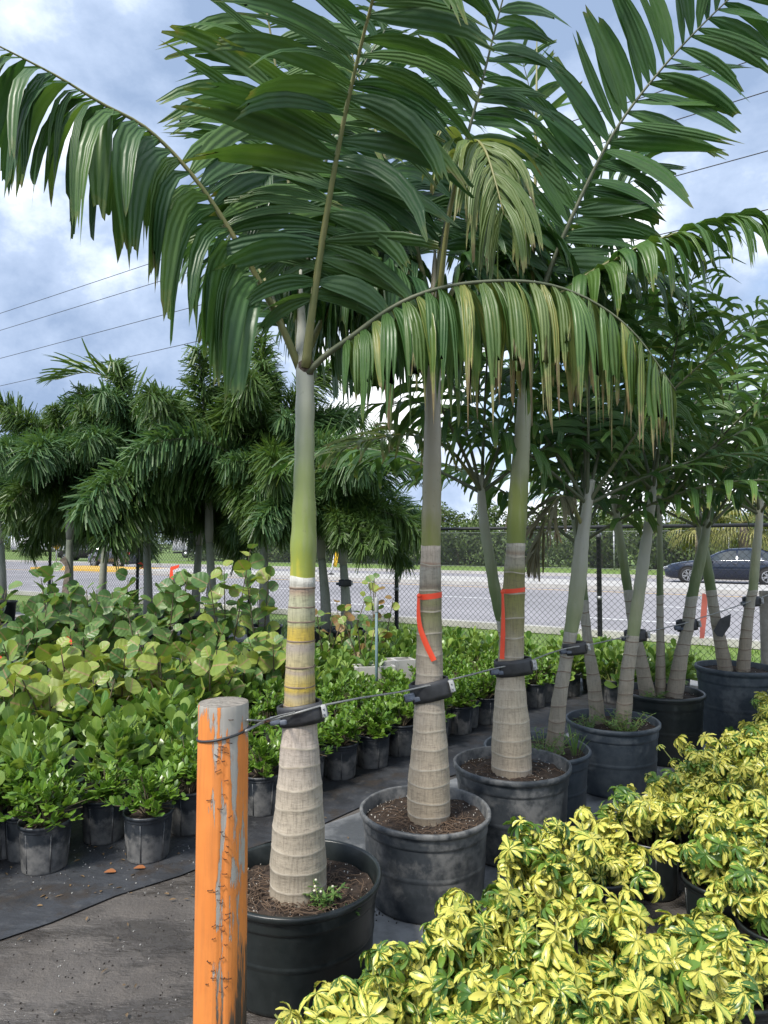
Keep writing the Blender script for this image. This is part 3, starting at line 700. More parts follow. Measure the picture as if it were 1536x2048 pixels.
def frond(t, base, ctrl, S, L, w, n, mat, droop=(1.0, 1.0), lift=(.15, .15), t0=.2, ang=(75, 35), seed=1, rr=.011, rmat=None, joined=False, prof=None, jag=.12,
          rows=6, cols=5, skip=0.0, spread=.25, petiole_w=1.6, tipw=.6, sides=(-1, 1), twist=0.0, split=.38):
    rnd = random.Random(seed); S = V(S); pts = [p - base for p in catmull(ctrl, 36)]; k = len(pts)
    mb = MB(); mb.tube(pts, [rr * lerp(petiole_w, .22, (i / (k - 1)) ** .7) for i in range(k)], 7)
    fr = mb.build('frond', rmat or M['rachis'], t)
    prof = prof or [(0, .62), (.15, .86), (.4, 1.0), (.7, .86), (.9, .62), (1.0, .42)]
    jm = MB() if joined else None
    for si, side in enumerate((-1, 1)):
        if side not in sides: continue
        for i in range(n):
            if rnd.random() < skip: continue
            tt = min(.995, t0 + (1 - t0) * (i + .5 + rnd.uniform(-.25, .25)) / n)
            x = tt * (k - 1); j = min(k - 2, int(x)); p = pts[j].lerp(pts[j + 1], x - j); T = (pts[min(j + 2, k - 1)] - pts[max(j - 1, 0)]).normalized()
            Sv = (S - T * S.dot(T)).normalized(); N = Sv.cross(T)
            if N.z < 0: N = -N
            a = R(lerp(ang[0], ang[1], ((tt - t0) / (1 - t0)) ** 1.3) + rnd.gauss(0, 5))
            lf = lift[si]; lf = lf(tt) if callable(lf) else lf
            dr = droop[si]; dr = dr(tt) if callable(dr) else dr
            d = T * math.cos(a) + Sv * (side * math.sin(a)) + N * (lf + rnd.gauss(0, spread * .5))
            u = (tt - t0) / (1 - t0); l = L * interp(prof, u) * rnd.choice((rnd.uniform(.88, 1.08), rnd.uniform(.78, 1.1))); ww = w * lerp(1.0, tipw, u ** 2) * rnd.uniform(.65, 1.2)
            sv = T + N * rnd.uniform(-.5, .5) + Sv * twist
            b = MB() if not joined else jm
            if not joined and rnd.random() < split:
                dv = rnd.uniform(.03, .10); of = sv.normalized() * (ww * .2); dn = d.normalized()
                for q_ in (-1, 1): leaflet(b, p + of * q_ * .4, dn + sv.normalized() * (dv * q_), sv, l * rnd.uniform(.8, 1.03), ww * .56, dr * rnd.uniform(.8, 1.25), rnd, rows, 3, jag * 1.3, rnd.uniform(.05, .25), curl=rnd.uniform(0, .06))
            else: leaflet(b, p, d, sv, l, ww, dr * rnd.choice((rnd.uniform(.75, 1.3), rnd.uniform(.45, 1.5))), rnd, rows, cols, jag * rnd.choice((.5, 1, 1.4)), rnd.uniform(.05, .22), curl=rnd.uniform(0, .05))
            if not joined: b.build('leaflet', mat(tt, rnd) if callable(mat) else mat, fr, p)
    if joined:
        o = jm.build('leaflets', mat, fr); o['kind'] = 'stuff'
    return fr
# ================================================================ first palm, beside the post
B1 = V((at(597, 1735, 2.66).x, 2.66, 0)); H1 = .36
palm1 = empty('potted_palm', B1, 'tall palm with yellow blotched trunk rings in black tub beside the orange post', 'potted palm', 'tall potted palms tied to the cable')
big_pot(palm1, .318, H1, M['pot_dark'], 1, 'smooth black tub'); soil_disc(palm1, .291, H1 - .075, 2, 230, 260)
GY, YL, PAL = (0.34, 0.305, 0.26), (0.50, 0.36, 0.05), (0.47, 0.45, 0.38)
zt = lambda y: at(600, y, 2.66).z - (H1 - .10)
M['trunk1'] = trunk_mat('trunk_ringed_yellow', [(0, (0.22, 0.18, 0.135)), (.05, (0.36, 0.31, 0.235)), (zt(1600), (0.42, 0.365, 0.285)), (zt(1500), (0.46, 0.40, 0.34)), (zt(1425), (0.46, 0.39, 0.33)), (zt(1415), (0.46, 0.33, 0.09)), (zt(1392), (0.44, 0.36, 0.19)), (zt(1386), (0.33, 0.27, 0.2)),
      (zt(1378), YL), (zt(1348), (0.46, 0.38, 0.16)), (zt(1342), (0.36, 0.29, 0.24)), (zt(1334), (0.47, 0.40, 0.2)), (zt(1312), (0.48, 0.42, 0.25)), (zt(1296), (0.37, 0.32, 0.27)), (zt(1286), (0.40, 0.35, 0.27)), (zt(1280), YL), (zt(1256), (0.52, 0.40, 0.08)), (zt(1248), (0.43, 0.42, 0.22)),
      (zt(1222), (0.43, 0.42, 0.28)), (zt(1195), (0.42, 0.42, 0.27)), (zt(1180), (0.36, 0.25, 0.18)), (zt(1172), PAL), (zt(1158), (0.52, 0.52, 0.47))], 1.40, .42)
zs_ = H1 - .10
stem(palm1, B1, [(596, 1760, 112), (596, 1720, 110), (597, 1650, 101), (599, 1560, 86), (600, 1480, 73), (600, 1420, 64), (600, 1350, 58), (602, 1270, 55), (604, 1200, 53), (605, 1153, 49)], 2.66, 'trunk', M['trunk1'],
     (.06, .115, .175, .235, .30, .355, .42, .475), z0=zs_)
mb = MB()
zsh = lambda y: at(600, y, 2.66).z - at(600, 1154, 2.66).z
M['shaft1'] = shaft_mat('crownshaft_green', [(0, (0.42, 0.40, 0.05)), (.03, (0.30, 0.34, 0.05)), (.12, (0.25, 0.31, 0.07)), (.40, (0.29, 0.345, 0.13)), (.58, (0.40, 0.42, 0.28)), (.85, (0.48, 0.48, 0.40))], .95)
stem(palm1, B1, [(605, 1154, 48), (606, 1130, 51), (607, 1090, 53), (608, 1040, 49), (608, 960, 42), (609, 870, 39), (610, 800, 38), (610, 755, 36), (608, 725, 33), (606, 690, 26), (603, 640, 18), (602, 590, 11), (601, 540, 4)], 2.66, 'crownshaft', M['shaft1'], (), 24)
mb = MB(); c = at(613, 738, 2.645) - B1; mb.lathe([(.006, -.035), (.022, -.024), (.027, -.004), (.028, .02), (.016, .045)], 16, c=c, wob=.12, rnd=random.Random(3)); mb.build('leaf_scar', M['fibre'], palm1)
for k, f in enumerate((.905, .965, .80, .86, .72, .66, .60)):
    z = lerp(H1 - .10, at(605, 1153, 2.66).z, f); r = interp([(0, .108), (.35, .082), (.6, .062), (.75, .056), (1, .0505)], f)
    mb = MB(); cx = at(lerp(600, 605, (f - .6) / .4), 1200, 2.66).x - B1.x; mb.lathe([(r * .985, -.0035), (r + .0008, -.002), (r + .001, .002), (r * .985, .0035)], 28, c=(cx, 0, z), wob=.004, rnd=random.Random(k)); mb.build('ring_scar', M['ring_b'], palm1)
px = lambda L: [at(*q) for q in L]
frond(palm1, B1, px([(600, 738, 2.66), (562, 650, 2.60), (495, 520, 2.52), (400, 370, 2.42), (300, 262, 2.34), (200, 205, 2.26), (110, 150, 2.2), (-30, 78, 2.12)]), (0, -1, .0), .55, .084, 26, (lambda t, r: M['leaf_a'] if r.random() < .6 else M['leaf_d']),
      droop=(lambda t: .7 if t < .55 else 5.0, 6.5), lift=(lambda t: 1.3 if t < .55 else .1, -.5), t0=.2, ang=(72, 48), seed=21, prof=[(0, .9), (.2, 1.05), (.6, 1.0), (1.0, .72)])
frond(palm1, B1, px([(612, 735, 2.63), (622, 640, 2.58), (645, 480, 2.5), (680, 280, 2.38), (715, 120, 2.26), (762, -60, 2.1), (815, -230, 1.95)]), (1, .15, 0), .52, .078, 27, (lambda t, r: M['leaf_d'] if r.random() < .75 else M['leaf_a']), droop=(.75, 1.0), lift=(-.05, -.1), t0=.17, ang=(86, 64), seed=22, rr=.0125, spread=.4)
frond(palm1, B1, px([(598, 715, 2.68), (592, 520, 2.74), (570, 290, 2.78), (545, 90, 2.76), (505, -130, 2.7)]), (1, .3, 0), .52, .078, 26, M['leaf_a'], droop=(.9, 1.6), lift=(.0, .0), t0=.2, ang=(70, 58), seed=23, rr=.010)
frond(palm1, B1, px([(614, 748, 2.64), (650, 712, 2.6), (700, 676, 2.56), (780, 618, 2.5), (860, 582, 2.46), (960, 564, 2.43), (1080, 566, 2.4), (1180, 600, 2.38), (1270, 668, 2.36), (1352, 782, 2.34)]), (0, -1, 0), .45, .078, 31, (lambda t, r: M['leaf_a'] if r.random() < .95 - t * 1.0 else (M['leaf_y'] if r.random() < .8 else M['leaf_g'])),
      droop=(6.0, 7.0), lift=(-.3, -.6), t0=.11, ang=(70, 34), seed=24, jag=.34, rr=.0085, split=.7, rmat=M['rachis_d'])
frond(palm1, B1, px([(606, 730, 2.70), (640, 650, 2.85), (690, 560, 3.1), (745, 515, 3.3), (810, 530, 3.5)]), (.5, 1, 0), .52, .078, 22, M['leaf_d'], droop=(4, 4), lift=(.1, .1), t0=.22, seed=25)
frond(palm1, B1, px([(598, 730, 2.70), (572, 670, 2.9), (530, 560, 3.2), (475, 490, 3.45), (410, 480, 3.7)]), (1, .6, 0), .52, .078, 22, M['leaf_d'], droop=(4, 4), lift=(.1, .1), t0=.22, seed=26)
frond(palm1, B1, px([(604, 700, 2.70), (615, 520, 2.85), (650, 330, 3.0), (700, 180, 3.1), (770, 60, 3.15)]), (1, .2, 0), .52, .078, 24, M['leaf_d'], droop=(1.6, 1.6), lift=(.0, .0), t0=.2, ang=(75, 50), seed=27, rmat=M['rachis_d'])
# ================================================================ second palm
B2 = V((at(851, 1608, 3.22).x, 3.22, 0)); H2 = .395
palm2 = empty('potted_palm', B2, 'tall palm with orange ribbon slanting across its trunk in dusty grey tub', 'potted palm', 'tall potted palms tied to the cable')
big_pot(palm2, .306, H2, M['pot_dusty'], 5, 'scuffed grey tub'); soil_disc(palm2, .282, H2 - .055, 6, 260, 160)
BR = (0.30, 0.25, 0.19)
zt2 = lambda y: at(860, y, 3.22).z - (H2 - .08)
M['trunk2'] = trunk_mat('trunk_tan', [(0, (0.22, 0.17, 0.12)), (.06, (0.38, 0.31, 0.22)), (zt2(1450), (0.43, 0.365, 0.28)), (zt2(1390), (0.41, 0.35, 0.28)), (zt2(1300), (0.38, 0.32, 0.24)), (zt2(1262), (0.27, 0.25, 0.16)), (zt2(1240), (0.24, 0.235, 0.12)), (zt2(1222), (0.22, 0.22, 0.10)), (zt2(1216), (0.20, 0.17, 0.12)),
      (zt2(1205), (0.25, 0.24, 0.12)), (zt2(1180), (0.28, 0.25, 0.17)), (zt2(1172), (0.2, 0.16, 0.12)), (zt2(1160), (0.34, 0.31, 0.25)), (zt2(1136), (0.40, 0.37, 0.31)), (zt2(1128), (0.33, 0.20, 0.13)), (zt2(1122), (0.50, 0.42, 0.33)), (zt2(1092), (0.52, 0.44, 0.36))], 1.40, .40)
stem(palm2, B2, [(857, 1600, 84), (857, 1572, 84), (858, 1530, 78), (859, 1470, 67), (859, 1420, 60), (859, 1360, 55), (859, 1280, 51), (860, 1200, 46), (861, 1140, 42), (862, 1090, 38)], 3.22, 'trunk', M['trunk2'], (.05, .10, .16, .215, .28, .34, .405, .47, .54, .61, .685, .76, .835, .93), z0=H2 - .08)
M['shaft2'] = shaft_mat('crownshaft_tan', [(0, (0.22, 0.24, 0.06)), (.06, (0.25, 0.25, 0.09)), (.18, (0.33, 0.30, 0.19)), (.5, (0.37, 0.335, 0.26)), (1.2, (0.29, 0.27, 0.20))], 1.3)
stem(palm2, B2, [(862, 1091, 37), (862, 1070, 40), (863, 1020, 39), (864, 950, 37), (865, 860, 34), (866, 760, 31), (867, 690, 28), (868, 620, 23), (869, 560, 14), (870, 500, 5)], 3.22, 'crownshaft', M['shaft2'], (), 24)
frond(palm2, B2, px([(870, 640, 3.22), (884, 490, 3.2), (925, 310, 3.15), (965, 160, 3.08), (1000, 20, 3.0), (1035, -110, 2.9)]), (1, .5, 0), .52, .078, 24, M['leaf_d'], droop=(1.0, .8), lift=(.0, .1), t0=.2, ang=(70, 45), seed=31, rmat=M['rachis_d'])
frond(palm2, B2, px([(866, 640, 3.25), (828, 480, 3.32), (775, 330, 3.42), (728, 190, 3.5), (690, 60, 3.5)]), (1, 0, .2), .54, .08, 24, M['leaf_d'], droop=(1.6, 1.6), lift=(.0, .0), t0=.2, ang=(72, 45), seed=32)
frond(palm2, B2, px([(874, 640, 3.2), (895, 450, 3.05), (925, 320, 2.92), (948, 282, 2.82), (970, 300, 2.72), (990, 360, 2.64), (1008, 430, 2.6)]), (1, .0, .0), .40, .046, 26, M['leaf_g'], droop=(4.0, 3.0), lift=(.1, .1), t0=.45, ang=(58, 24), seed=33, rmat=M['rachis'], prof=[(0, .5), (.3, .9), (.6, 1.0), (1, .85)])
frond(palm2, B2, px([(866, 650, 3.2), (820, 570, 3.05), (765, 530, 2.95), (705, 540, 2.88), (660, 590, 2.82)]), (.2, -1, 0), .50, .076, 22, M['leaf_d'], droop=(5, 5), lift=(.1, .0), t0=.2, seed=34)
frond(palm2, B2, px([(872, 650, 3.25), (930, 540, 3.4), (1000, 480, 3.6), (1080, 490, 3.8), (1150, 540, 3.95)]), (.3, 1, 0), .55, .078, 22, M['leaf_d'], droop=(3, 3), lift=(.1, .1), t0=.2, seed=35)
frond(palm2, B2, px([(868, 640, 3.28), (880, 470, 3.5), (870, 330, 3.75), (850, 230, 3.95), (820, 160, 4.1)]), (1, .1, 0), .55, .078, 22, M['leaf_d'], droop=(2, 2), lift=(.1, .1), t0=.2, seed=36)
frond(palm2, B2, px([(862, 650, 3.2), (842, 590, 3.22), (800, 520, 3.3), (740, 470, 3.4), (660, 450, 3.5)]), (0, 1, .2), .52, .076, 22, M['leaf_d'], droop=(4, 4), lift=(.2, .1), t0=.2, seed=37)
# ================================================================ third palm
B3 = V((at(1024, 1515, 3.7).x, 3.7, 0)); H3 = .45
palm3 = empty('potted_palm', B3, 'tall palm with orange ribbon hanging straight down its trunk in grey tub', 'potted palm', 'tall potted palms tied to the cable')
big_pot(palm3, .31, H3, M['pot_dusty'], 8); soil_disc(palm3, .285, H3 - .06, 9, 200, 60)
zt3 = lambda y: at(1030, y, 3.7).z - (H3 - .09)
M['trunk3'] = trunk_mat('trunk_olive', [(0, (0.24, 0.18, 0.13)), (.05, (0.42, 0.345, 0.25)), (zt3(1400), (0.46, 0.395, 0.30)), (zt3(1340), (0.42, 0.36, 0.275)), (zt3(1290), (0.37, 0.315, 0.21)), (zt3(1250), (0.28, 0.25, 0.12)), (zt3(1200), (0.25, 0.245, 0.08)), (zt3(1165), (0.26, 0.23, 0.10)), (zt3(1140), (0.22, 0.225, 0.07)),
      (zt3(1132), (0.33, 0.31, 0.22)), (zt3(1112), (0.38, 0.35, 0.28)), (zt3(1106), (0.29, 0.22, 0.15)), (zt3(1098), (0.38, 0.36, 0.29)), (zt3(1084), (0.40, 0.38, 0.32))], 1.35, .38)
stem(palm3, B3, [(1023, 1520, 78), (1022, 1490, 78), (1022, 1460, 74), (1021, 1400, 63), (1021, 1350, 54), (1023, 1290, 49), (1026, 1220, 46), (1029, 1150, 42), (1032, 1084, 36)], 3.7, 'trunk', M['trunk3'], (.06, .12, .18, .25, .31, .38, .45, .52, .60, .68, .78, .87, .94), z0=H3 - .09)
M['shaft3'] = shaft_mat('crownshaft_olive', [(0, (0.15, 0.19, 0.035)), (.25, (0.20, 0.235, 0.06)), (.42, (0.32, 0.33, 0.19)), (.8, (0.35, 0.35, 0.25)), (1.2, (0.25, 0.27, 0.14))], 1.3)
stem(palm3, B3, [(1032, 1085, 36), (1033, 1060, 40), (1036, 1000, 39), (1041, 920, 35), (1047, 830, 30), (1052, 760, 27), (1057, 690, 22), (1061, 640, 17), (1064, 590, 8)], 3.7, 'crownshaft', M['shaft3'], (), 24)
frond(palm3, B3, px([(1060, 660, 3.7), (1092, 560, 3.66), (1150, 420, 3.58), (1230, 262, 3.48), (1330, 130, 3.38), (1440, 15, 3.28), (1540, -70, 3.2)]), (.80, .1, -.6), .54, .084, 33, M['leaf_d'], droop=(.25, .55), lift=(.0, -.05), t0=.15, ang=(72, 48), seed=41, rmat=M['rachis_d'], spread=.12, jag=.08, split=.15)
frond(palm3, B3, px([(1062, 660, 3.68), (1120, 590, 3.6), (1200, 535, 3.5), (1290, 490, 3.4), (1400, 452, 3.3), (1500, 430, 3.2), (1600, 440, 3.1)]), (0, -1, .2), .46, .074, 28, M['leaf_a'], droop=(2.0, 5.0), lift=(.6, .1), t0=.15, ang=(55, 28), seed=42)
frond(palm3, B3, px([(1060, 660, 3.76), (1068, 450, 4.05), (1070, 300, 4.2), (1060, 185, 4.25), (1040, 105, 4.2)]), (1, .1, 0), .50, .062, 24, M['leaf_a'], droop=(.5, .5), lift=(.0, .0), t0=.22, ang=(68, 42), seed=43, rmat=M['rachis_d'], rr=.009)
frond(palm3, B3, px([(1062, 670, 3.76), (1130, 620, 4.0), (1200, 640, 4.2), (1270, 720, 4.3)]), (.2, 1, 0), .54, .078, 20, M['leaf_d'], droop=(4, 4), lift=(.1, .1), t0=.2, seed=44)
frond(palm3, B3, px([(1056, 670, 3.68), (1005, 600, 3.55), (945, 585, 3.45), (885, 615, 3.38)]), (.1, -1, 0), .50, .078, 20, M['leaf_d'], droop=(5, 5), lift=(.1, .0), t0=.2, seed=45)
frond(palm3, B3, px([(1062, 660, 3.74), (1120, 500, 3.95), (1200, 400, 4.15), (1290, 350, 4.3)]), (.6, .6, -.4), .52, .078, 20, M['leaf_d'], droop=(1.5, 1.5), lift=(.0, .0), t0=.2, seed=46)
frond(palm3, B3, px([(1058, 660, 3.76), (1020, 540, 3.95), (960, 460, 4.15), (900, 430, 4.3)]), (.4, 1, 0), .54, .078, 20, M['leaf_d'], droop=(3, 3), lift=(.1, .1), t0=.2, seed=47)
mb = MB(); mb.tube([p - B3 for p in px([(1062, 640, 3.72), (1070, 400, 3.72), (1073, 200, 3.72), (1074, 40, 3.72)])], [.014, .010, .007, .002], 8); mb.build('spear_leaf', M['rachis'], palm3)
frond(palm3, B3, px([(1064, 660, 3.74), (1140, 590, 3.9), (1230, 560, 4.05), (1330, 580, 4.2), (1420, 660, 4.3)]), (.3, 1, 0), .54, .074, 22, M['leaf_d'], droop=(3, 3), lift=(.2, .1), t0=.2, seed=48)
frond(palm2, B2, px([(866, 660, 3.25), (900, 610, 3.45), (960, 560, 3.7), (1030, 560, 3.9), (1100, 610, 4.0)]), (.3, 1, 0), .54, .074, 22, M['leaf_d'], droop=(4, 4), lift=(.2, .1), t0=.15, seed=38)
frond(palm2, B2, px([(866, 660, 3.25), (800, 590, 3.4), (730, 560, 3.6), (650, 580, 3.75), (590, 640, 3.85)]), (-.3, 1, 0), .54, .074, 22, M['leaf_d'], droop=(4, 4), lift=(.2, .1), t0=.15, seed=39)
# ================================================================ smaller palms toward the fence
M['trunk_m'] = trunk_mat('trunk_small', [(0, (0.27, 0.225, 0.165)), (.3, (0.33, 0.285, 0.22)), (.55, (0.36, 0.33, 0.27)), (.9, (0.42, 0.41, 0.35))], 1.0, .32)
M['shaft_m'] = shaft_mat('crownshaft_small', [(0, (0.10, 0.15, 0.05)), (.2, (0.16, 0.205, 0.085)), (.42, (0.26, 0.29, 0.18)), (.7, (0.36, 0.36, 0.29))], 1.0)
M['shaft_w'] = shaft_mat('crownshaft_pale', [(0, (0.22, 0.26, 0.13)), (.2, (0.30, 0.32, 0.20)), (.5, (0.42, 0.42, 0.35))], 1.0)
def mid_palm(label, c, D, Rr, H, potm, stems, seed, nf=6, FL=1.7, pl=None):
    rnd = random.Random(seed)
    b = V((at(c, 1400, D).x, D, 0)); t = empty('potted_palm', b, label, 'potted palm', 'smaller clumped palms toward the fence')
    big_pot(t, Rr, H, potm, seed); soil_disc(t, Rr * .92, H - .05, seed + 1, 40, 20)
    for k, (path, ysh, shm) in enumerate(stems):
        dd = D + rnd.uniform(-.08, .08)
        path = [(x, y, w * .9) for x, y, w in path]
        if not any(q[1] == ysh for q in path):
            i_ = max(i for i, q in enumerate(path) if q[1] > ysh); a_, b_ = path[i_], path[i_ + 1]; f_ = (a_[1] - ysh) / (a_[1] - b_[1]); path.insert(i_ + 1, tuple(lerp(u, v, f_) for u, v in zip(a_, b_))); ysh = path[i_ + 1][1]
        lo = [q for q in path if q[1] >= ysh]; hi = [q for q in path if q[1] <= ysh]
        stem(t, b, lo, dd, 'trunk', M['trunk_m'], [f + rnd.uniform(-.02, .02) for f in (.1, .2, .3, .42, .55, .68, .8, .92)], 16, M['ring_b'], z0=H - .07)
        stem(t, b, hi, dd, 'crownshaft', shm, (), 14)
        top = at(*hi[-1][:2], dd); n = nf if not pl else pl[k]
        a0 = rnd.uniform(0, 6.28)
        for j in range(n):
            a = a0 + j * 2.399 + rnd.uniform(-.3, .3); up = lerp(1.5, .45, j / max(1, n - 1)); L_ = FL * rnd.uniform(.85, 1.15)
            h = V((math.cos(a), math.sin(a) * .9, 0)); c0 = at(hi[-2][0], hi[-2][1], dd); P = [c0.lerp(top, .3)]; d = (h * math.cos(up) + V((0, 0, 1)) * math.sin(up)); p = P[0]
            for s in range(5):
                p = p + d * (L_ / 5); P.append(p); d = (d + V((0, 0, -.09 - .065 * s))).normalized()
            S = h.cross(V((0, 0, 1)))
            frond(t, b, P, S, .42, .046, 22, M['leaf_d'] if rnd.random() < .15 else M['leaf_a'], droop=(rnd.uniform(1.0, 3.0),) * 2, lift=(.15, .15), t0=.2, ang=(68, 34), seed=seed * 31 + k * 7 + j, rr=.0085, rmat=M['rachis_d'], joined=True, rows=4, cols=3, jag=.1)
    return t
mid_palm('palm with two slim trunks, one pale and swollen, rooted in shallow grey tub with weeds', 1072, 4.17, .315, .40, M['pot_blue'],
         [([(1106, 1478, 40), (1118, 1400, 33), (1132, 1320, 28), (1142, 1262, 29), (1148, 1230, 36), (1158, 1150, 36), (1164, 1080, 30), (1172, 1030, 25), (1182, 960, 18)], 1262, M['shaft_w']),
          ([(1040, 1470, 34), (1024, 1380, 26), (1012, 1290, 23), (1003, 1240, 25), (990, 1180, 27), (978, 1110, 25), (968, 1050, 22), (963, 1000, 19), (962, 950, 14)], 1240, M['shaft_m'])], 61, pl=[8, 7])
mid_palm('palm with two diverging trunks in wide grey tub overgrown with fine weeds', 1224, 4.63, .31, .44, M['pot_blue'],
         [([(1196, 1420, 36), (1186, 1350, 28), (1176, 1290, 22), (1171, 1240, 20), (1166, 1180, 20), (1160, 1110, 18), (1150, 1040, 15)], 1200, M['shaft_m']),
          ([(1243, 1415, 36), (1255, 1340, 30), (1266, 1270, 27), (1274, 1215, 27), (1286, 1130, 26), (1296, 1060, 22), (1304, 1000, 18), (1310, 940, 13)], 1270, M['shaft_w'])], 62, pl=[6, 7])
mid_palm('palm with three splayed slim trunks in ribbed dark tub next to the weedy tub', 1322, 5.25, .31, .50, M['pot_dark'],
         [([(1296, 1370, 36), (1280, 1310, 26), (1266, 1250, 22), (1256, 1180, 20), (1245, 1110, 20), (1235, 1050, 18), (1227, 990, 15)], 1180, M['shaft_m']),
          ([(1320, 1366, 24), (1321, 1300, 18), (1320, 1240, 15), (1320, 1190, 15), (1320, 1120, 13), (1319, 1050, 12), (1318, 980, 9)], 1190, M['shaft_m']),
          ([(1346, 1368, 38), (1362, 1310, 30), (1374, 1260, 26), (1384, 1192, 24), (1398, 1130, 24), (1410, 1075, 20), (1418, 1020, 16)], 1192, M['shaft_m'])], 63, pl=[6, 4, 7], FL=1.8)
mid_palm('palm with two trunks in tall blue grey tub closest to the fence', 1474, 5.72, .315, .60, M['pot_blue'],
         [([(1452, 1322, 32), (1440, 1280, 26), (1428, 1220, 22), (1422, 1180, 22), (1412, 1120, 22), (1402, 1070, 18), (1396, 1020, 13)], 1180, M['shaft_m']),
          ([(1484, 1318, 30), (1494, 1250, 23), (1501, 1200, 20), (1506, 1180, 20), (1512, 1110, 19), (1518, 1050, 16), (1522, 980, 12)], 1180, M['shaft_w'])], 64, pl=[7, 8], FL=1.85)
mid_palm('palm behind the blue grey tub against the fence at the row end', 1600, 6.4, .31, .55, M['pot_blue'],
         [([(1590, 1300, 28), (1580, 1220, 22), (1572, 1150, 20), (1566, 1080, 18), (1560, 1000, 13)], 1180, M['shaft_m'])], 65, pl=[10], FL=1.8)
# a dry frond hanging from the pale trunk
Bq = V((at(1072, 1400, 4.17).x, 4.17, 0)); host = [o for o in bpy.data.objects if o.get('label', '').startswith('palm with two slim')][0]
fr = frond(host, Bq, px([(1168, 1060, 4.17), (1140, 1000, 4.1), (1112, 1000, 4.0), (1085, 1060, 3.95), (1070, 1110, 3.92)]), (.2, -1, 0), .33, .03, 22, M['leaf_brown'], droop=(1.7, 1.7), lift=(.1, 0), t0=.3, ang=(45, 22), seed=70, rr=.008, joined=True, rows=4, cols=3)
fr['label'] = 'dry brown drooping frond'
fr = frond(host, Bq, px([(962, 980, 4.15), (900, 900, 4.0), (820, 870, 3.85), (740, 880, 3.7), (670, 905, 3.6)]), (.2, -1, 0), .34, .03, 24, M['leaf_g'], droop=(1.2, 1.6), lift=(.5, .0), t0=.2, ang=(55, 25), seed=71, rr=.009, joined=True, rows=4, cols=3)
# ================================================================ feathery palms along the fence on the left
M['trunk_f'] = trunk_mat('trunk_feather_palm', [(0, (0.30, 0.29, 0.26)), (.5, (0.34, 0.34, 0.30)), (1.3, (0.30, 0.33, 0.26)), (2.5, (0.22, 0.28, 0.18))], 3.0, .3)
def feather_proto(seed, up, L_, bend, mat):
    rnd = random.Random(seed); mb = MB(); p = V((0, 0, 0)); d = V((math.cos(up), 0, math.sin(up))); P = [p]
    for s in range(12):
        p = p + d * (L_ / 12); P.append(p); d = (d + V((0, 0, -bend * (.05 + .02 * s)))).normalized()
    mb.tube(P, [.02 * lerp(1.3, .2, i / 12) for i in range(13)], 5, m=0)
    for i in range(125):
        tt = .10 + .90 * (i + .5) / 125; x = tt * 12; j = min(11, int(x)); q = P[j].lerp(P[j + 1], x - j); T = (P[min(j + 2, 12)] - P[max(j - 1, 0)]).normalized()
        e1 = T.orthogonal().normalized(); e2 = T.cross(e1)
        for k in range(7):
            a = rnd.uniform(0, 6.28); dd = (T * .6 + e1 * math.cos(a) + e2 * math.sin(a)).normalized(); l = .33 * lerp(1, .55, tt ** 3) * rnd.uniform(.7, 1.15) * L_ / 1.5
            w = dd.cross(V((rnd.uniform(-1, 1), rnd.uniform(-1, 1), rnd.uniform(-1, 1)))).normalized() * .0075 * rnd.uniform(.7, 1.3)
            m_ = q + dd * l * .55 + V((0, 0, -.012)); e = q + dd * l + V((0, 0, -.075 * rnd.uniform(.2, 1.8)))
            mb.add([q - w * .4, q + w * .4, m_ + w, m_ - w, e + w * .5, e - w * .5], [(0, 1, 2, 3), (3, 2, 4, 5)], [(0, 0), (1, 0), (1, .5), (0, .5), (1, 1), (0, 1)], 1)
    return mb.mesh('frond', [M['rachis_d'], mat], smooth=False)
FP_ = [feather_proto(100 + i, u, l, b, M['leaf_f2'] if i in (0, 1, 4) else M['leaf_f']) for i, (u, l, b) in enumerate([(1.4, 1.2, .35), (1.1, 1.3, .7), (.8, 1.4, .8), (.5, 1.4, .85), (.15, 1.3, .8), (1.25, 1.25, 1.0)])]
def feather_palm(px_, n_off, crown_y, label, seed, sc_=1.0, fl=21):
    rnd = random.Random(seed); dx = (px_ - 768) / FOC; D = n_off / (.5393 * dx + .8421); b = V((dx * D, D, 0))
    t = empty('feather_palm', b, label, 'palm tree', 'feathery palms along the fence')
    mb = MB(); mb.lathe([(.1, 0), (.22, 0), (.25, .40), (.27, .41), (.27, .44), (.25, .44), (.235, .36), (.02, .35)], 20); mb.build('pot', M['pot_dark'], t)
    zc = at(px_, crown_y, D).z; ln = rnd.uniform(-.12, .12)
    mb = MB(); mb.tube([(0, 0, .3), (ln * .3, 0, lerp(.4, zc, .3)), (ln * .7, 0, lerp(.4, zc, .55)), (ln * .8, 0, lerp(.4, zc, .6))], [.085, .068, .055, .052], 12); mb.build('trunk', M['trunk_f'], t)
    mb = MB(); mb.tube([(ln * .8, 0, lerp(.4, zc, .59)), (ln * .85, 0, lerp(.4, zc, .68)), (ln * .95, 0, lerp(.4, zc, .85)), (ln, 0, zc), (ln, 0, zc + .35)], [.052, .066, .056, .045, .01], 12); mb.build('crownshaft', M['shaft_m'], t)
    for k in range(fl):
        me = FP_[min(5, int(rnd.choice((0, 1, 1, 2, 2, 3, 3, 4, 4, 4, 5))))]
        o = link(bpy.data.objects.new('frond', me), t, (ln, 0, zc - rnd.uniform(0, .12))); o.rotation_euler = (rnd.uniform(-.2, .2), rnd.uniform(-.25, .2), k * 2.4 + rnd.uniform(-.4, .4)); s = sc_ * rnd.uniform(1.15, 1.65); o.scale = (s, s, s)
    return t
feather_palm(-70, 7.9, 969, 'feathery palm at the far end of the fence row', 81)
feather_palm(10, 7.6, 1008, 'feathery palm with low dense crown before the warning sign', 82)
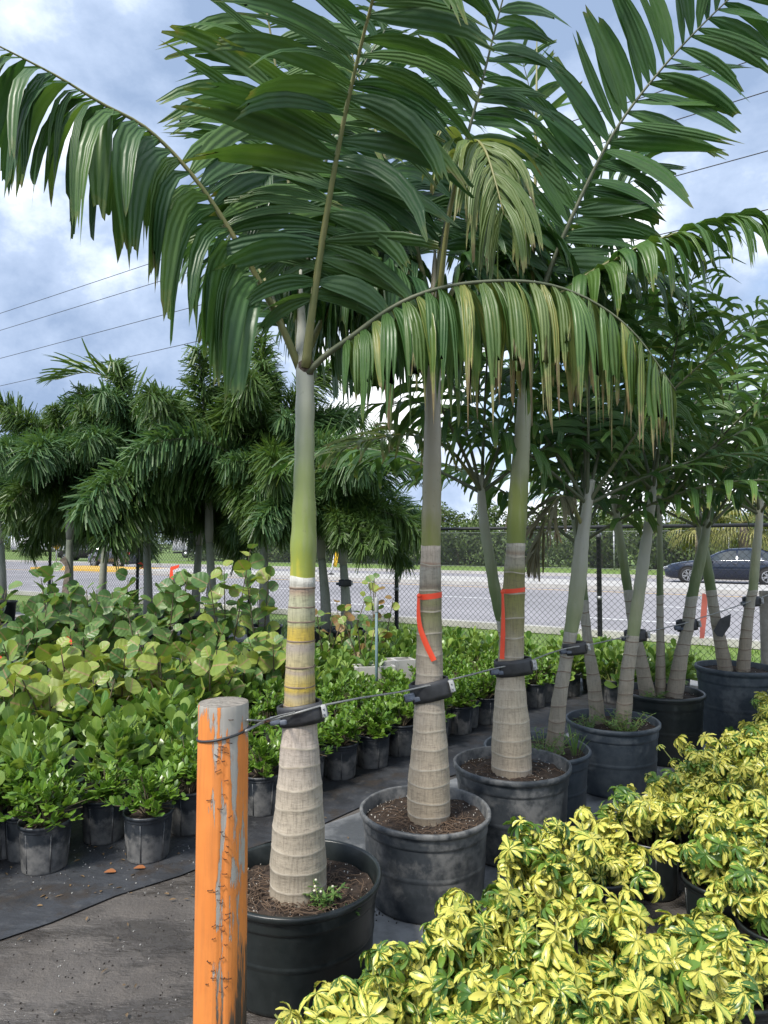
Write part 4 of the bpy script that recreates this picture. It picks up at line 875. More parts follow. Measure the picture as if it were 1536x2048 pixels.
feather_palm(140, 6.6, 972, 'feathery palm with bark torn open on its trunk', 83, 1.0)
feather_palm(206, 8.0, 1010, 'feathery palm with slim trunk beside the dark grey car', 84)
feather_palm(300, 7.3, 974, 'feathery palm with a long arching pale frond above its crown', 85, 1.05)
feather_palm(392, 7.9, 992, 'feathery palm next to the stubby wooden post', 86)
feather_palm(428, 7.2, 973, 'feathery palm directly behind the tallest sea grape', 87, 1.05)
feather_palm(530, 7.4, 943, 'feathery palm with upright crown behind the yellow ringed trunk', 88, 1.05)
feather_palm(655, 7.6, 1020, 'feathery palm with narrow crown right of the yellow ringed trunk', 89, .8)
feather_palm(695, 7.7, 1039, 'small feathery palm carrying a black strap at mid trunk', 90, .75)
# one long pale arching frond over the row
host = [o for o in bpy.data.objects if o.get('label', '').startswith('feathery palm with a long arching')][0]
frond(host, host.location.copy(), px([(300, 910, 11.5), (285, 840, 11.4), (245, 775, 11.2), (180, 745, 11.0), (110, 760, 10.9)]), (0, -1, .3), .75, .05, 44, M['leaf_f2'], droop=(.9, .6), lift=(.8, .2), t0=.15, ang=(45, 20), seed=91, rr=.02, joined=True, rows=4, cols=3)
mb = MB(); q = [o for o in bpy.data.objects if o.get('label', '').startswith('feathery palm with bark torn')][0]
mb.add([V((-.10, -.06, .7)), V((.03, -.085, .55)), V((.05, -.09, 1.2)), V((-.03, -.08, 1.42)), V((-.13, -.07, 1.35)), V((-.02, -.09, 1.25))], [(0, 1, 2, 5), (5, 2, 3), (5, 3, 4)]); mb.build('torn_bark', M['bark'], q)
# ---------------------------------------------------------------- shrub materials
M['ficus'] = leaf_mat('ficus_leaf', (0.085, 0.19, 0.024), (0.22, 0.35, 0.05), trans=.25, rough=.34)
M['clusia'] = leaf_mat('clusia_leaf', (0.085, 0.19, 0.035), (0.30, 0.41, 0.09), trans=.24, rough=.32, rib=(0.24, 0.34, 0.10))
M['grape'] = leaf_mat('sea_grape_leaf', (0.075, 0.165, 0.045), (0.19, 0.30, 0.075), trans=.25, rough=.42, rib=(0.26, 0.20, 0.10), vein=4)
M['grape_y'] = leaf_mat('sea_grape_leaf_young', (0.19, 0.28, 0.05), (0.37, 0.43, 0.09), trans=.28, rough=.42, rib=(0.36, 0.26, 0.12), vein=4)
M['grape_r'] = leaf_mat('sea_grape_leaf_red', (0.24, 0.17, 0.06), (0.33, 0.20, 0.07), trans=.25, rough=.45, rib=(0.3, 0.12, 0.08), vein=4)
M['twig'] = plain('twig', (0.16, 0.12, 0.075), (0.10, 0.09, 0.05), 20, .8)
M['green_stem'] = plain('green_stem', (0.26, 0.30, 0.09), (0.18, 0.22, 0.06), 20, .6)
def schefflera_mat():
    t = NT('variegated_leaf')
    uvs = t.n('SeparateXYZ', None, i0=t.co('UV')); u, v = uvs.outputs[0], uvs.outputs[1]
    rnd = t.n('ObjectInfo').outputs['Random']; isl = t.n('NewGeometry').outputs['Random Per Island']
    vec = t.n('VectorMath', {'operation': 'ADD'}, i0=t.n('Mapping', None, Vector=t.co('UV'), Scale=(3.2, 2.0, 1)).outputs[0], i1=t.n('CombineXYZ', None, i0=t.math('MULTIPLY', isl, 57.0), i1=t.math('MULTIPLY', rnd, 83.0), i2=0.0).outputs[0]).outputs[0]
    nz = t.noise(vec, 1.5, 3, .5, .4)
    du = t.math('ABSOLUTE', t.math('SUBTRACT', u, .5))
    # green towards margins or along the midrib depending on the leaf; whole green leaves now and then
    g = t.math('ADD', t.math('MULTIPLY', du, 1.0), t.math('MULTIPLY', t.math('SUBTRACT', nz, .5), 1.9))
    thr = t.math('SUBTRACT', .44, t.math('MULTIPLY', t.math('POWER', rnd, 4.0), .95))
    gf = t.step(t.math('SUBTRACT', g, thr), -.02, .05)
    ye = t.mix(t.noise(t.n('NewGeometry').outputs['Position'], 14, 3), (0.58, 0.54, 0.08), (0.74, 0.70, 0.19))
    ye = t.mix(t.math('MULTIPLY', t.step(isl, .72, .95), .75), ye, (0.46, 0.52, 0.10))
    gr = t.mix(isl, (0.045, 0.12, 0.028), (0.16, 0.28, 0.04))
    col = t.mix(gf, ye, gr)
    return t.bsdf(col, .34, t.bump(t.math('MULTIPLY', du, -1.0), .004, .6), 0, .5, 0, .2, t.mix(1.0, col, (1.3, 1.25, .6), 'MULTIPLY'))
M['scheff'] = schefflera_mat()
def blade(mb, p, d, s, L, w, prof, droop, rnd, rows=4, fold=.15, m=0):
    d = d.normalized(); s = (s - d * s.dot(d))
    s = s.normalized() if s.length > 1e-4 else d.orthogonal().normalized(); pos = V(p); vs_, uv = [], []
    for i in range(rows + 1):
        v = i / rows; W = w * interp(prof, v); nn = d.cross(s)
        vs_ += [pos - s * W * .5 + nn * fold * W, pos.copy(), pos + s * W * .5 + nn * fold * W]; uv += [(0, v), (.5, v), (1, v)]
        d = (d + DOWN * (droop / rows)).normalized(); s = (s - d * s.dot(d)).normalized(); pos = pos + d * (L / rows)
    mb.add(vs_, [(i * 3 + c, i * 3 + c + 1, i * 3 + 4 + c, i * 3 + 3 + c) for i in range(rows) for c in (0, 1)], uv, m)
OBOV = [(0, .10), (.2, .42), (.45, .82), (.68, 1.0), (.86, .84), (1, .30)]
OBL = [(0, .12), (.2, .55), (.45, .95), (.68, 1.0), (.88, .80), (1, .34)]
def rdir(rnd, lo=-.2, hi=1.0):
    a = rnd.uniform(0, 6.2832); z = rnd.uniform(lo, hi); q = math.sqrt(max(0, 1 - z * z)); return V((q * math.cos(a), q * math.sin(a), z))
# small pot mesh
def small_pot_mesh(r, h, mat, seed):
    rnd = random.Random(seed); mb = MB()
    mb.lathe([(.02, 0), (r * .80, 0), (r * .818, .005), (r * .822, .013), (r * .926, h * .84), (r * .928, h * .855), (r * .95, h * .868), (r * .952, h * .88), (r * .96, h * .92), (r * .962, h * .93), (r, h * .938), (r, h), (r * .95, h), (r * .93, h * .90), (r * .90, h * .86)], 30, wob=.008, rnd=rnd)
    for k in range(6):
        a = k * 6.2832 / 6; c = V((math.cos(a), math.sin(a), 0)); mb.box(c * r * .872 + V((0, 0, h * .44)), (.005, .007, h * .8), Matrix.Rotation(a, 3, 'Z') @ Matrix.Rotation(math.atan(r * .11 / (h * .8)), 3, 'Y'))
    return mb.mesh('pot', mat)
SPOT = [small_pot_mesh(.128, .235, M['pot_small'], i) for i in range(4)]
sm = MB(); rnd = random.Random(77); vs_ = [(0, 0, .2)] + [(.119 * math.cos(a * .3142), .119 * math.sin(a * .3142), .2 + rnd.uniform(-.006, .006)) for a in range(20)]
sm.add(vs_, [(0, 1 + j, 1 + (j + 1) % 20) for j in range(20)]); SSOIL = sm.mesh('soil', M['soil'])
def put(name, me, parent, loc=(0, 0, 0), rot=None, s=1.0):
    o = bpy.data.objects.new(name, me); link(o, parent, loc)
    if rot is not None: o.rotation_euler = rot
    if s != 1.0: o.scale = (s, s, s)
    return o
# ---- ficus bushes
def ficus_mesh(seed):
    rnd = random.Random(seed); lf = MB(); st = MB(); c = V((0, 0, .21))
    for k in range(30):
        d = rdir(rnd, .12, 1.0); L_ = rnd.uniform(.15, .26); e = c + V((d.x * .80, d.y * .80, d.z * 1.0)) * L_; m_ = c + (e - c) * .5 + V((0, 0, .02))
        st.tube([c + V((d.x, d.y, 0)) * .03, m_, e], [.004, .003, .0015], 4, False)
        for j in range(14):
            q = m_.lerp(e, rnd.uniform(-.2, 1.08)); ld = (d * .8 + rdir(rnd, -.3, 1.0)).normalized()
            blade(lf, q, ld, ld.cross(V((rnd.uniform(-.4, .4), rnd.uniform(-.4, .4), 1))), rnd.uniform(.036, .054), rnd.uniform(.021, .031), OBOV, rnd.uniform(-.2, .5), rnd, 3, .12)
    return lf.mesh('foliage', M['ficus']), st.mesh('stems', M['twig'])
FIC = [ficus_mesh(200 + i) for i in range(7)]
def ficus(p, rnd, label='small round leaved ficus bush in ribbed grey nursery pot', s=1.0, group='ficus bushes in small pots'):
    t = empty('potted_ficus', p, label, 'potted shrub', group, rnd.uniform(0, 6.28)); s *= rnd.uniform(.92, 1.12)
    put('pot', rnd.choice(SPOT), t); put('soil', SSOIL, t)
    f, st = rnd.choice(FIC); o = put('foliage', f, t, (0, 0, -.21 * (s - 1)), None, s); o['kind'] = 'stuff'; o.rotation_euler = (0, 0, rnd.uniform(0, 6.28)); put('stems', st, t)
    return t
rf = random.Random(17)
FRONT = [(90, 1752, 'ficus bush at the mat corner, pot crusted with mud'), (208, 1694, 'ficus bush set back between two others on the mat edge'), (296, 1730, 'ficus bush in leaning grey pot out on the wet asphalt'), (10, 1722, None), (378, 1676, 'ficus bush right behind the orange post'), (524, 1640, 'ficus bush between orange post and ringed trunk'), (612, 1598, None),
         (680, 1570, None), (746, 1548, None), (802, 1524, None), (868, 1508, None), (918, 1482, None), (972, 1462, None), (1020, 1440, None)]
for x, y, lb in FRONT:
    p = gnd(x, y - 16); p.z = .008
    ficus(p, rf, lb or 'ficus bush in the front row, its ribbed pot on the mat edge', 1.0, 'ficus bushes in the front row')
for r in (3.80, 4.14, 4.48):
    q = 2.1 if r < 4 else 2.5
    while q < 6.4:
        p = qr(q + rf.uniform(-.05, .05), r + rf.uniform(-.04, .04), .008); q += .34
        od = {3.80: 'second', 4.14: 'third', 4.48: 'fourth'}[r]
        if -0.75 < p.x / p.y < .62: ficus(p, rf, 'small leaved ficus bush in the %s row back from the mat edge' % od, 1.0, 'ficus bushes in the %s row' % od)
for q in (0.55, .9, 1.25):
    ficus(qr(q, 3.82 + rf.uniform(-.04, .04), .008), rf, 'ficus bush squeezed between the muddy front pots and the clusia', 1.0, 'ficus bushes before the clusia')
# ---- clusia
def clusia_leaf(seed):
    rnd = random.Random(seed); mb = MB(); blade(mb, V((0, 0, 0)), V((0, 0, 1)), V((1, 0, 0)), .132, .082, OBOV, -.0, rnd, 5, rnd.uniform(.04, .14)); return mb.mesh('leaf', M['clusia'])
CL = [clusia_leaf(300 + i) for i in range(4)]
def clusia_sprigs(rnd, hgt, rad, n):
    """leaf transforms: opposite pairs along upright sprigs"""
    out, stems = [], MB()
    for k in range(n):
        a = rnd.uniform(0, 6.28); q = rad * math.sqrt(rnd.uniform(0, 1)); top = V((q * math.cos(a), q * math.sin(a), hgt * (1 - .45 * (q / rad) ** 2) * rnd.uniform(.85, 1.08)))
        b = V((top.x * .25, top.y * .25, .2)); ax = (top - b).normalized(); ax = (ax + V((0, 0, .5))).normalized()
        stems.tube([b, b.lerp(top, .5) + V((0, 0, .02)), top], [.007, .006, .004], 5, False); sp = rnd.uniform(0, 3.14)
        for lev in range(4):
            p = top - ax * (.045 * lev); op = lerp(.35, 1.15, lev / 3)
            for sgn in (0, math.pi):
                w = sp + lev * 1.571 + sgn; e1 = ax.orthogonal().normalized(); e2 = ax.cross(e1); o = e1 * math.cos(w) + e2 * math.sin(w)
                out.append((p, (ax * math.cos(op) + o * math.sin(op)).normalized(), o, rnd.uniform(.75, 1.2) * lerp(.8, 1.1, lev / 3)))
    return out, stems
def leaf_rot(d, up):
    z = d.normalized(); x = up.cross(z)
    x = x.normalized() if x.length > 1e-4 else z.orthogonal().normalized()
    y = z.cross(x); return Matrix((x, y, z)).transposed()
def clusia(p, rnd, label, detailed, group='clusia shrubs', hgt=.52):
    t = empty('potted_clusia', p, label, 'potted shrub', group, rnd.uniform(0, 6.28)); put('pot', rnd.choice(SPOT), t); put('soil', SSOIL, t)
    if detailed:
        lv, st = clusia_sprigs(rnd, hgt, .21, 13); st.build('stems', M['green_stem'], t)
        for q, d, o, s in lv:
            ob = put('leaf', rnd.choice(CL), t, q); ob.rotation_euler = leaf_rot(d, o).to_euler(); ob.scale = (s, s, s)
    else:
        f, st = rnd.choice(CLM); o = put('foliage', f, t); o['kind'] = 'stuff'; put('stems', st, t)
    return t
CLM = []
for i in range(6):
    rnd = random.Random(320 + i); lv, st = clusia_sprigs(rnd, .50, .22, 15); mb = MB()
    for q, d, o, s in lv: blade(mb, q, d, d.cross(o), .125 * s, .078 * s, OBOV, .05, rnd, 4, .1)
    CLM.append((mb.mesh('foliage', M['clusia']), st.mesh('stems', M['green_stem'])))
rc = random.Random(23)
for r in (4.02, 4.42, 4.82):
    q = -.55 if r > 4.2 else .15
    while q < 2.35:
        p = qr(q + rc.uniform(-.05, .05), r + rc.uniform(-.05, .05), .008); q += .40
        if p.x / p.y > -.75: clusia(p, rc, 'clusia shrub with paddle shaped glossy leaves in the %s row before the sea grapes' % {4.02: 'first', 4.42: 'middle', 4.82: 'last'}[r], True, 'clusia shrubs, %s row before the sea grapes' % {4.02: 'first', 4.42: 'middle', 4.82: 'last'}[r], rc.uniform(.50, .60))
for r in (4.85, 5.25, 5.65, 6.05):
    q = 2.6
    while q < 7.6:
        p = qr(q + rc.uniform(-.06, .06), r + rc.uniform(-.05, .05), .008); q += .42
        if NN.dot(p) < 8.0: clusia(p, rc, 'clusia shrub in the far bed, %s row behind the ficus' % {4.85: 'first', 5.25: 'second', 5.65: 'third', 6.05: 'fourth'}[r], False, 'clusia shrubs in the far bed, row at %.1f m' % r)
for r in (2.95, 3.35, 3.75, 4.15, 4.5):
    for q in (6.55, 6.95, 7.35):
        p = qr(q + rc.uniform(-.06, .06), r + rc.uniform(-.05, .05), .008)
        if NN.dot(p) < 8.05: clusia(p, rc, 'clusia shrub with paddle shaped leaves close to the chain link fence', False, 'clusia shrubs along the fence', .5)
# ---- sea grapes
def grape_leaf(seed, mat):
    rnd = random.Random(seed); mb = MB(); n = 14; vs_, uv = [(0, 0, .0)], [(.5, 0)]
    ring = []
    for fr_ in (.5, 1.0):
        for j in range(n):
            a = 6.2832 * j / n - math.pi / 2; rx = math.cos(a) * .5; ry = .5 + math.sin(a) * .47
            if j == 0: ry += .07
            x = rx * fr_; y = .5 + (ry - .5) * fr_; z = .26 * abs(x) ** 1.3 + rnd.uniform(-.025, .025) * fr_ - .22 * (y - .3) ** 2
            vs_.append((x, y, z)); uv.append((x + .5, y))
    vs_.append((0, .5, -.01)); uv.append((.5, .5)); c = len(vs_) - 1
    fs = [(c, 1 + j, 1 + (j + 1) % n) for j in range(n)] + [(1 + j, 1 + n + j, 1 + n + (j + 1) % n, 1 + (j + 1) % n) for j in range(n)]
    mb.add([(x, y, z) for x, y, z in vs_], fs, uv); return mb.mesh('leaf', mat)
GRL = {k: [grape_leaf(400 + i, M[k]) for i in range(4)] for k in ('grape', 'grape_y', 'grape_r')}
def sea_grape(p, rnd, label, hgt, mats, group, nst=4, size=.145, step=.075):
    t = empty('potted_sea_grape', p, label, 'potted shrub', group, 0); mb = MB(); mb.lathe([(.05, 0), (.15, 0), (.17, .26), (.18, .262), (.18, .29), (.165, .29), (.155, .24), (.01, .235)], 22); mb.build('pot', M['pot_dark'], t)
    st = MB()
    for k in range(nst):
        a = k * 6.28 / nst + rnd.uniform(-.4, .4); h = hgt * rnd.uniform(.72, 1.05); q = rnd.uniform(.08, .26); P = [V((0, 0, .22)), V((math.cos(a) * q * .45, math.sin(a) * q * .45, .22 + (h - .22) * .45)), V((math.cos(a) * q, math.sin(a) * q, h))]
        P = catmull(P, 9); st.tube(P, [lerp(.011, .004, i / 8) for i in range(9)], 5, False)
        L_ = h - .3; n = max(4, int(L_ / step)); az = rnd.uniform(0, 6.28)
        for i in range(n):
            f = lerp(.28, 1.0, i / (n - 1)); x = f * 8; j = min(7, int(x)); pt = P[j].lerp(P[j + 1], x - j); az += 2.6 + rnd.uniform(-.5, .5)
            tilt = rnd.uniform(.1, .9); d = V((math.cos(az) * math.cos(tilt), math.sin(az) * math.cos(tilt), math.sin(tilt))); nrm = (V((0, -.75, 0)) + rdir(rnd, -.3, 1.0) * .9 + V((0, 0, .5))).normalized()
            z = (nrm - d * nrm.dot(d)).normalized(); xx = d.cross(z); ob = put('leaf', rnd.choice(GRL[rnd.choice(mats)]), t, pt + d * .012); ob.rotation_euler = Matrix((xx, d, z)).transposed().to_euler(); s = size * rnd.uniform(.65, 1.15) * (.8 if i == n - 1 else 1); ob.scale = (s, s, s)
    st.build('stems', M['twig'], t); return t
rs = random.Random(29)
for k, (x, D, h) in enumerate([(-40, 5.0, .82), (60, 5.3, .85), (150, 5.1, .80), (240, 5.4, .84), (330, 5.3, .78), (420, 5.5, .82), (490, 5.9, .80), (550, 6.1, .74), (20, 4.7, .70), (110, 4.75, .72), (200, 4.85, .70)]):
    b = at(x, 1400, D); b.z = .008; sea_grape(b, rs, 'low sea grape with pale yellow green round leaves behind the clusia', h, ('grape_y', 'grape_y', 'grape'), 'low yellow green sea grapes', 5, .17, .058)
for k, (x, D, h, lb) in enumerate([(-20, 6.6, 1.12, None), (70, 6.4, 1.15, None), (110, 7.0, 1.30, None), (190, 6.8, 1.12, None), (240, 7.2, 1.25, None), (330, 7.0, 1.2, None), (290, 6.3, 1.0, None), (400, 6.6, .95, None), (20, 6.0, .95, None), (160, 6.0, .95, None)]):
    b = at(x, 1400, D); b.z = .008; sea_grape(b, rs, 'taller sea grape with dull green plate sized leaves before the feathery palms', h, ('grape',), 'taller dull green sea grapes', 5, .185, .07)
for x, D, h, lb in ((452, 6.9, 1.62, 'tallest sea grape, its top leaves reaching above the fence rail'), (520, 7.0, 1.42, 'tall sea grape leaning close to the yellow ringed trunk'), (395, 7.3, 1.35, 'thin sea grape with bare side twig next to the wooden stub post')):
    b = at(x, 1400, D); b.z = .008; sea_grape(b, rs, lb, h, ('grape', 'grape', 'grape_y'), 'sea grapes', 3, .17, .085)
for x, D, h, lb in ((690, 7.9, .98, 'reddish leaved sea grape between ringed trunk and ribbon trunk'), (760, 7.6, 1.15, 'upright reddish sea grape by the blue grey stake'), (725, 7.2, .85, 'small sea grape with bare lower stems behind the stake'), (650, 7.6, .95, 'sea grape half hidden behind the yellow ringed trunk')):
    b = at(x, 1400, D); b.z = .008; sea_grape(b, rs, lb, h, ('grape', 'grape_y', 'grape_r', 'grape'), 'sea grapes', 4, .13, .1)
# ---- variegated schefflera
def umbrella(seed):
    rnd = random.Random(seed); mb = MB(); pl = rnd.uniform(.04, .08); mb.tube([(0, 0, 0), (.006, 0, pl * .5), (0, 0, pl)], [.0022, .0018, .0014], 4, False, 1); c = V((0, 0, pl)); n = rnd.choice((6, 7, 7, 8, 9)); off = rnd.uniform(0, 6.28)
    dr = rnd.uniform(.6, 2.8)
    for k in range(n):
        a = off + k * 6.2832 / n + rnd.uniform(-.15, .15); el = rnd.uniform(.0, .55); d = V((math.cos(a) * math.cos(el), math.sin(a) * math.cos(el), math.sin(el)))
        blade(mb, c, d, V((-math.sin(a), math.cos(a), 0)), rnd.uniform(.046, .066), rnd.uniform(.017, .024), OBL, dr * rnd.uniform(.6, 1.8), rnd, 4, rnd.uniform(.05, .38))
    return mb.mesh('leaf', [M['scheff'], M['green_stem']])
UMB = [umbrella(500 + i) for i in range(14)]
def schefflera(p, rnd, label, hgt, rad, nl, group='variegated scheffleras'):
    t = empty('potted_schefflera', p, label, 'potted shrub', group, 0); put('pot', rnd.choice(SPOT2), t, (0, 0, 0), (0, 0, rnd.uniform(0, 6))); put('soil', SSOIL2, t); st = MB(); ns = 12; tips = []
    for k in range(ns):
        a = k * 2.4 + rnd.uniform(-.3, .3); q = rad * math.sqrt((k + .4) / ns) * .85; top = V((q * math.cos(a), q * math.sin(a), hgt * (1 - .22 * (q / rad) ** 2) * rnd.uniform(.74, 1.10) - .06)); b = V((math.cos(a) * .03, math.sin(a) * .03, .2))
        P = catmull([b, b.lerp(top, .5) + V((0, 0, .02)), top], 7); st.tube(P, [lerp(.006, .003, i / 6) for i in range(7)], 5, False); tips.append(P)
    st.build('stems', M['green_stem'], t)
    for i in range(nl):
        P = rnd.choice(tips); f = rnd.uniform(.15, 1.0) ** .65; x = f * 6; j = min(5, int(x)); pt = P[j].lerp(P[j + 1], x - j)
        o = rdir(rnd, -.05, .9); c_ = V((pt.x, pt.y, 0)); d = (o + c_ * (2.2) + V((0, 0, .5 * f))).normalized()
        ob = put('leaf', rnd.choice(UMB), t, pt); ob.rotation_mode = 'QUATERNION'; qn = d.to_track_quat('Z', 'Y') @ Quaternion((0, 0, 1), rnd.uniform(0, 6.28)); ob.rotation_quaternion = qn; s = rnd.uniform(.55, 1.15); ob.scale = (s, s, s)
    return t
SPOT2 = [small_pot_mesh(.135, .25, M['pot_dark'], i + 9) for i in range(3)]
sm = MB(); sm.add([(0, 0, .215)] + [(.125 * math.cos(a * .3142), .125 * math.sin(a * .3142), .21) for a in range(20)], [(0, 1 + j, 1 + (j + 1) % 20) for j in range(20)]); SSOIL2 = sm.mesh('soil', M['soil'])
rv = random.Random(37); nsch = 0
row = 0
for r in (1.43, 1.08, .74, .35, -.04, -.43, -.82, -1.2):
    q = .62 + (.2 if row % 2 else 0); row += 1
    while q < 7.3:
        p = qr(q + rv.uniform(-.06, .06), r + rv.uniform(-.05, .05), .004); q += .42
        if p.y < 1.66 or p.x / p.y > .66 or p.x / p.y < -.2 or NN.dot(p) > 8.0: continue
        if r > 1.4 and (q - .42 < 1.62): continue
        if r > 1.0 and (q - .42 < 1.0): continue
        # aisle left open around the bare pot
        if abs(p.x - .98) < .26 and abs(p.y - 2.66) < .24: continue
        if rv.random() < .10: continue
        near = p.y < 3.4
        od = ('first', 'second', 'third', 'fourth', 'fifth', 'sixth', 'seventh', 'eighth')[row - 1]
        lab = 'bushy yellow variegated schefflera in the %s row from the big tubs' % od
        schefflera(p, rv, lab, rv.uniform(.44, .60), rv.uniform(.21, .26), 170 if near else 115, 'scheffleras in the %s row' % od); nsch += 1
for x, y, z, lb in ((652, 2050, .34, 'small variegated schefflera tuft with few leaves right at the foot of the first black tub'), (745, 1990, .40, 'low yellow variegated schefflera sprig closest to the first black tub'), (860, 1900, .46, 'variegated schefflera standing on the pale concrete before the dusty tub'), (980, 1990, .46, 'variegated schefflera with bare stems showing in the front corner'), (1180, 2020, .46, 'variegated schefflera with dark green tip leaves at the front')):
    p = gnd(x, y, z); p.z = .004; schefflera(p, rv, lb, z + .10, .19 if x < 800 else .24, 70 if x < 800 else 130, 'scheffleras at the front corner')
EXPL = 1
# ================================================================ orange post
def post_mat():
    t = NT('peeling_orange_paint'); v = t.co('Object'); xyz = t.n('SeparateXYZ', None, i0=v); z = xyz.outputs[2]; x = xyz.outputs[0]
    a = t.noise(t.co('Object', (1, 1, .11)), 42, 6, .62); b = t.noise(v, 9, 4); gr = t.noise(t.co('Object', (1, 1, .05)), 90, 4, .6)
    orange = t.mix(t.step(b, .3, .7), (0.80, 0.27, 0.06), (0.70, 0.22, 0.045)); orange = t.mix(t.math('MULTIPLY', t.step(gr, .45, .7), .42), orange, (0.45, 0.17, 0.05))
    wood = t.mix(gr, (0.30, 0.28, 0.24), (0.46, 0.44, 0.40))
    wear = t.math('ADD', a, t.math('MULTIPLY', t.step(x, -.025, .02), .105)); wear = t.math('ADD', wear, t.math('MULTIPLY', t.step(z, 1.0, 1.15), .16))
    f = t.step(wear, .625, .655); col = t.mix(f, orange, wood)
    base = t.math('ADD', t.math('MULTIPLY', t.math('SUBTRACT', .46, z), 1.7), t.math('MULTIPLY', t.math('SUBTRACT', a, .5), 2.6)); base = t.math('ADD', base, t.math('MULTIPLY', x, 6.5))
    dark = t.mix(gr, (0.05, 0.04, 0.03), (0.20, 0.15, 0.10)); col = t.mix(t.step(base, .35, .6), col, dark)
    return t.bsdf(col, .62, t.bump(t.math('ADD', t.math('MULTIPLY', f, -.7), t.math('MULTIPLY', gr, .5)), .003, .8))
M['post_paint'] = post_mat()
def top_mat():
    t = NT('weathered_end_grain'); v = t.co('Object', (1, 1, 1)); n1 = t.noise(t.co('Object', (.35, 2.2, 1)), 45, 5, .7)
    return t.bsdf(t.ramp(n1, [(.3, (0.10, 0.09, 0.08)), (.55, (0.28, 0.255, 0.22)), (.75, (0.42, 0.39, 0.34))]), .9, t.bump(n1, .006))
M['end_grain'] = top_mat()
PD = 2.04; pb_ = at(441, 1900, PD); pb_.z = 0
ptop = at(447, 1408, PD) - V((pb_.x, pb_.y, 0)); PH = at(447, 1404, PD).z
post = empty('wooden_post', pb_, 'round orange painted wooden post with peeling paint and rusty staples', 'post')
mb = MB(); n = 48; vs_, uv = [], []; rnd = random.Random(9)
zl = [0, .05, .12, .25, .4, .6, .8, .95, 1.03, 1.06, 1.10, PH - .02, PH - .006, PH]
for i, z in enumerate(zl):
    for j in range(n):
        a = 6.2832 * j / n; q = .0725 * (1 + .010 * math.sin(2 * a + .5) + .006 * math.sin(5 * a + z)) * (.985 if i == len(zl) - 1 else 1) * lerp(1.045, 1.0, z / PH)
        da = abs(((a - 4.95 + math.pi) % 6.2832) - math.pi)
        if da < .07 and .02 < z < 1.02: q -= .007
        if 1.04 < z < 1.08: q -= .0015
        vs_.append((q * math.cos(a) + ptop.x * z / PH, q * math.sin(a), z)); uv.append((j / n, z))
mb.add(vs_, [(i * n + j, i * n + (j + 1) % n, (i + 1) * n + (j + 1) % n, (i + 1) * n + j) for i in range(len(zl) - 1) for j in range(n)], uv); mb.build('shaft', M['post_paint'], post)
mb = MB(); vt = [(ptop.x, 0, PH + .003)]; 
for i in (1, 2, 3):
    for j in range(n):
        a = 6.2832 * j / n; q = .0712 * i / 3; vt.append((ptop.x + q * math.cos(a), q * math.sin(a), PH + (.004 if i < 3 else -.001) + rnd.uniform(-.0015, .0015)))
mb.add(vt, [(0, 1 + j, 1 + (j + 1) % n) for j in range(n)] + [(1 + i * n + j, 1 + (i + 1) * n + j, 1 + (i + 1) * n + (j + 1) % n, 1 + i * n + (j + 1) % n) for i in (0, 1) for j in range(n)]); mb.build('top_face', M['end_grain'], post)
M['rust'] = plain('rusty_steel', (0.045, 0.022, 0.014), (0.10, 0.045, 0.025), 60, .8); M['rubber'] = plain('black_rubber', (0.02, 0.021, 0.024), (0.045, 0.047, 0.052), 18, .5, .002); M['cable'] = plain('steel_cable', (0.36, 0.37, 0.36), (0.20, 0.20, 0.195), 120, .5, metal=.3)
M['buckle'] = plain('grey_buckle', (0.13, 0.15, 0.19), (0.09, 0.105, 0.13), 10, .4); M['clamp'] = plain('grey_clamp', (0.42, 0.43, 0.43), (0.34, 0.35, 0.35), 10, .5)
M['ribbon'] = plain('fluorescent_ribbon', (0.95, 0.10, 0.035), (0.85, 0.075, 0.03), 6, .45); M['slat'] = plain('weathered_wood', (0.30, 0.28, 0.24), (0.18, 0.16, 0.13), 14, .85)
mb = MB(); mb.tube([(ptop.x * .95 + .0742 * math.cos(a * .1745), .0742 * math.sin(a * .1745), 1.060 + .014 * math.cos(a * .1745 )) for a in range(37)], .0035, 6); mb.build('wire_loop', M['rubber'], post)
mb_st = random.Random(12)
for k in range(44):
    a = 4.71 + mb_st.choice((mb_st.uniform(-.05, .55), mb_st.uniform(-.3, .75), mb_st.uniform(.1, .45))); z = mb_st.uniform(.36, 1.13); q = .0742 * lerp(1.045, 1, z / PH); c = V((q * math.cos(a) + ptop.x * z / PH, q * math.sin(a), z)); tn = V((-math.sin(a), math.cos(a), 0)); L_ = mb_st.uniform(.003, .008); rl = mb_st.uniform(-.5, .5)
    d = tn * math.cos(rl) * L_ + V((0, 0, 1)) * math.sin(rl) * L_; o = V((math.cos(a), math.sin(a), 0)); mb = MB(); mb.tube([c - d - o * .003, c - d + o * .0018, c + d + o * .0018, c + d - o * .003], .0011, 4); mb.build('staple', M['rust'], post)
# ================================================================ cable and straps
cp = px([(492, 1462, 2.0), (520, 1447, 2.2), (565, 1434, 2.585), (600, 1424, 2.578), (640, 1412, 2.60), (720, 1396, 2.85), (800, 1384, 3.14), (858, 1371, 3.145), (895, 1361, 3.17), (940, 1350, 3.4), (985, 1338, 3.635), (1022, 1330, 3.63), (1060, 1322, 3.65), (1100, 1306, 4.02), (1128, 1298, 4.09), (1148, 1294, 4.08), (1182, 1289, 4.2), (1240, 1276, 4.55), (1270, 1269, 4.56), (1300, 1263, 4.7), (1345, 1252, 5.12), (1368, 1247, 5.13), (1400, 1236, 5.3), (1445, 1222, 5.6), (1500, 1203, 5.64), (1530, 1192, 5.75), (1600, 1165, 6.3)])
mb = MB(); mb.tube(cp, .0042, 7); tag(mb.build('guy_cable', M['cable']), 'thin steel cable strung from the orange post along the palm trunks', 'cable')
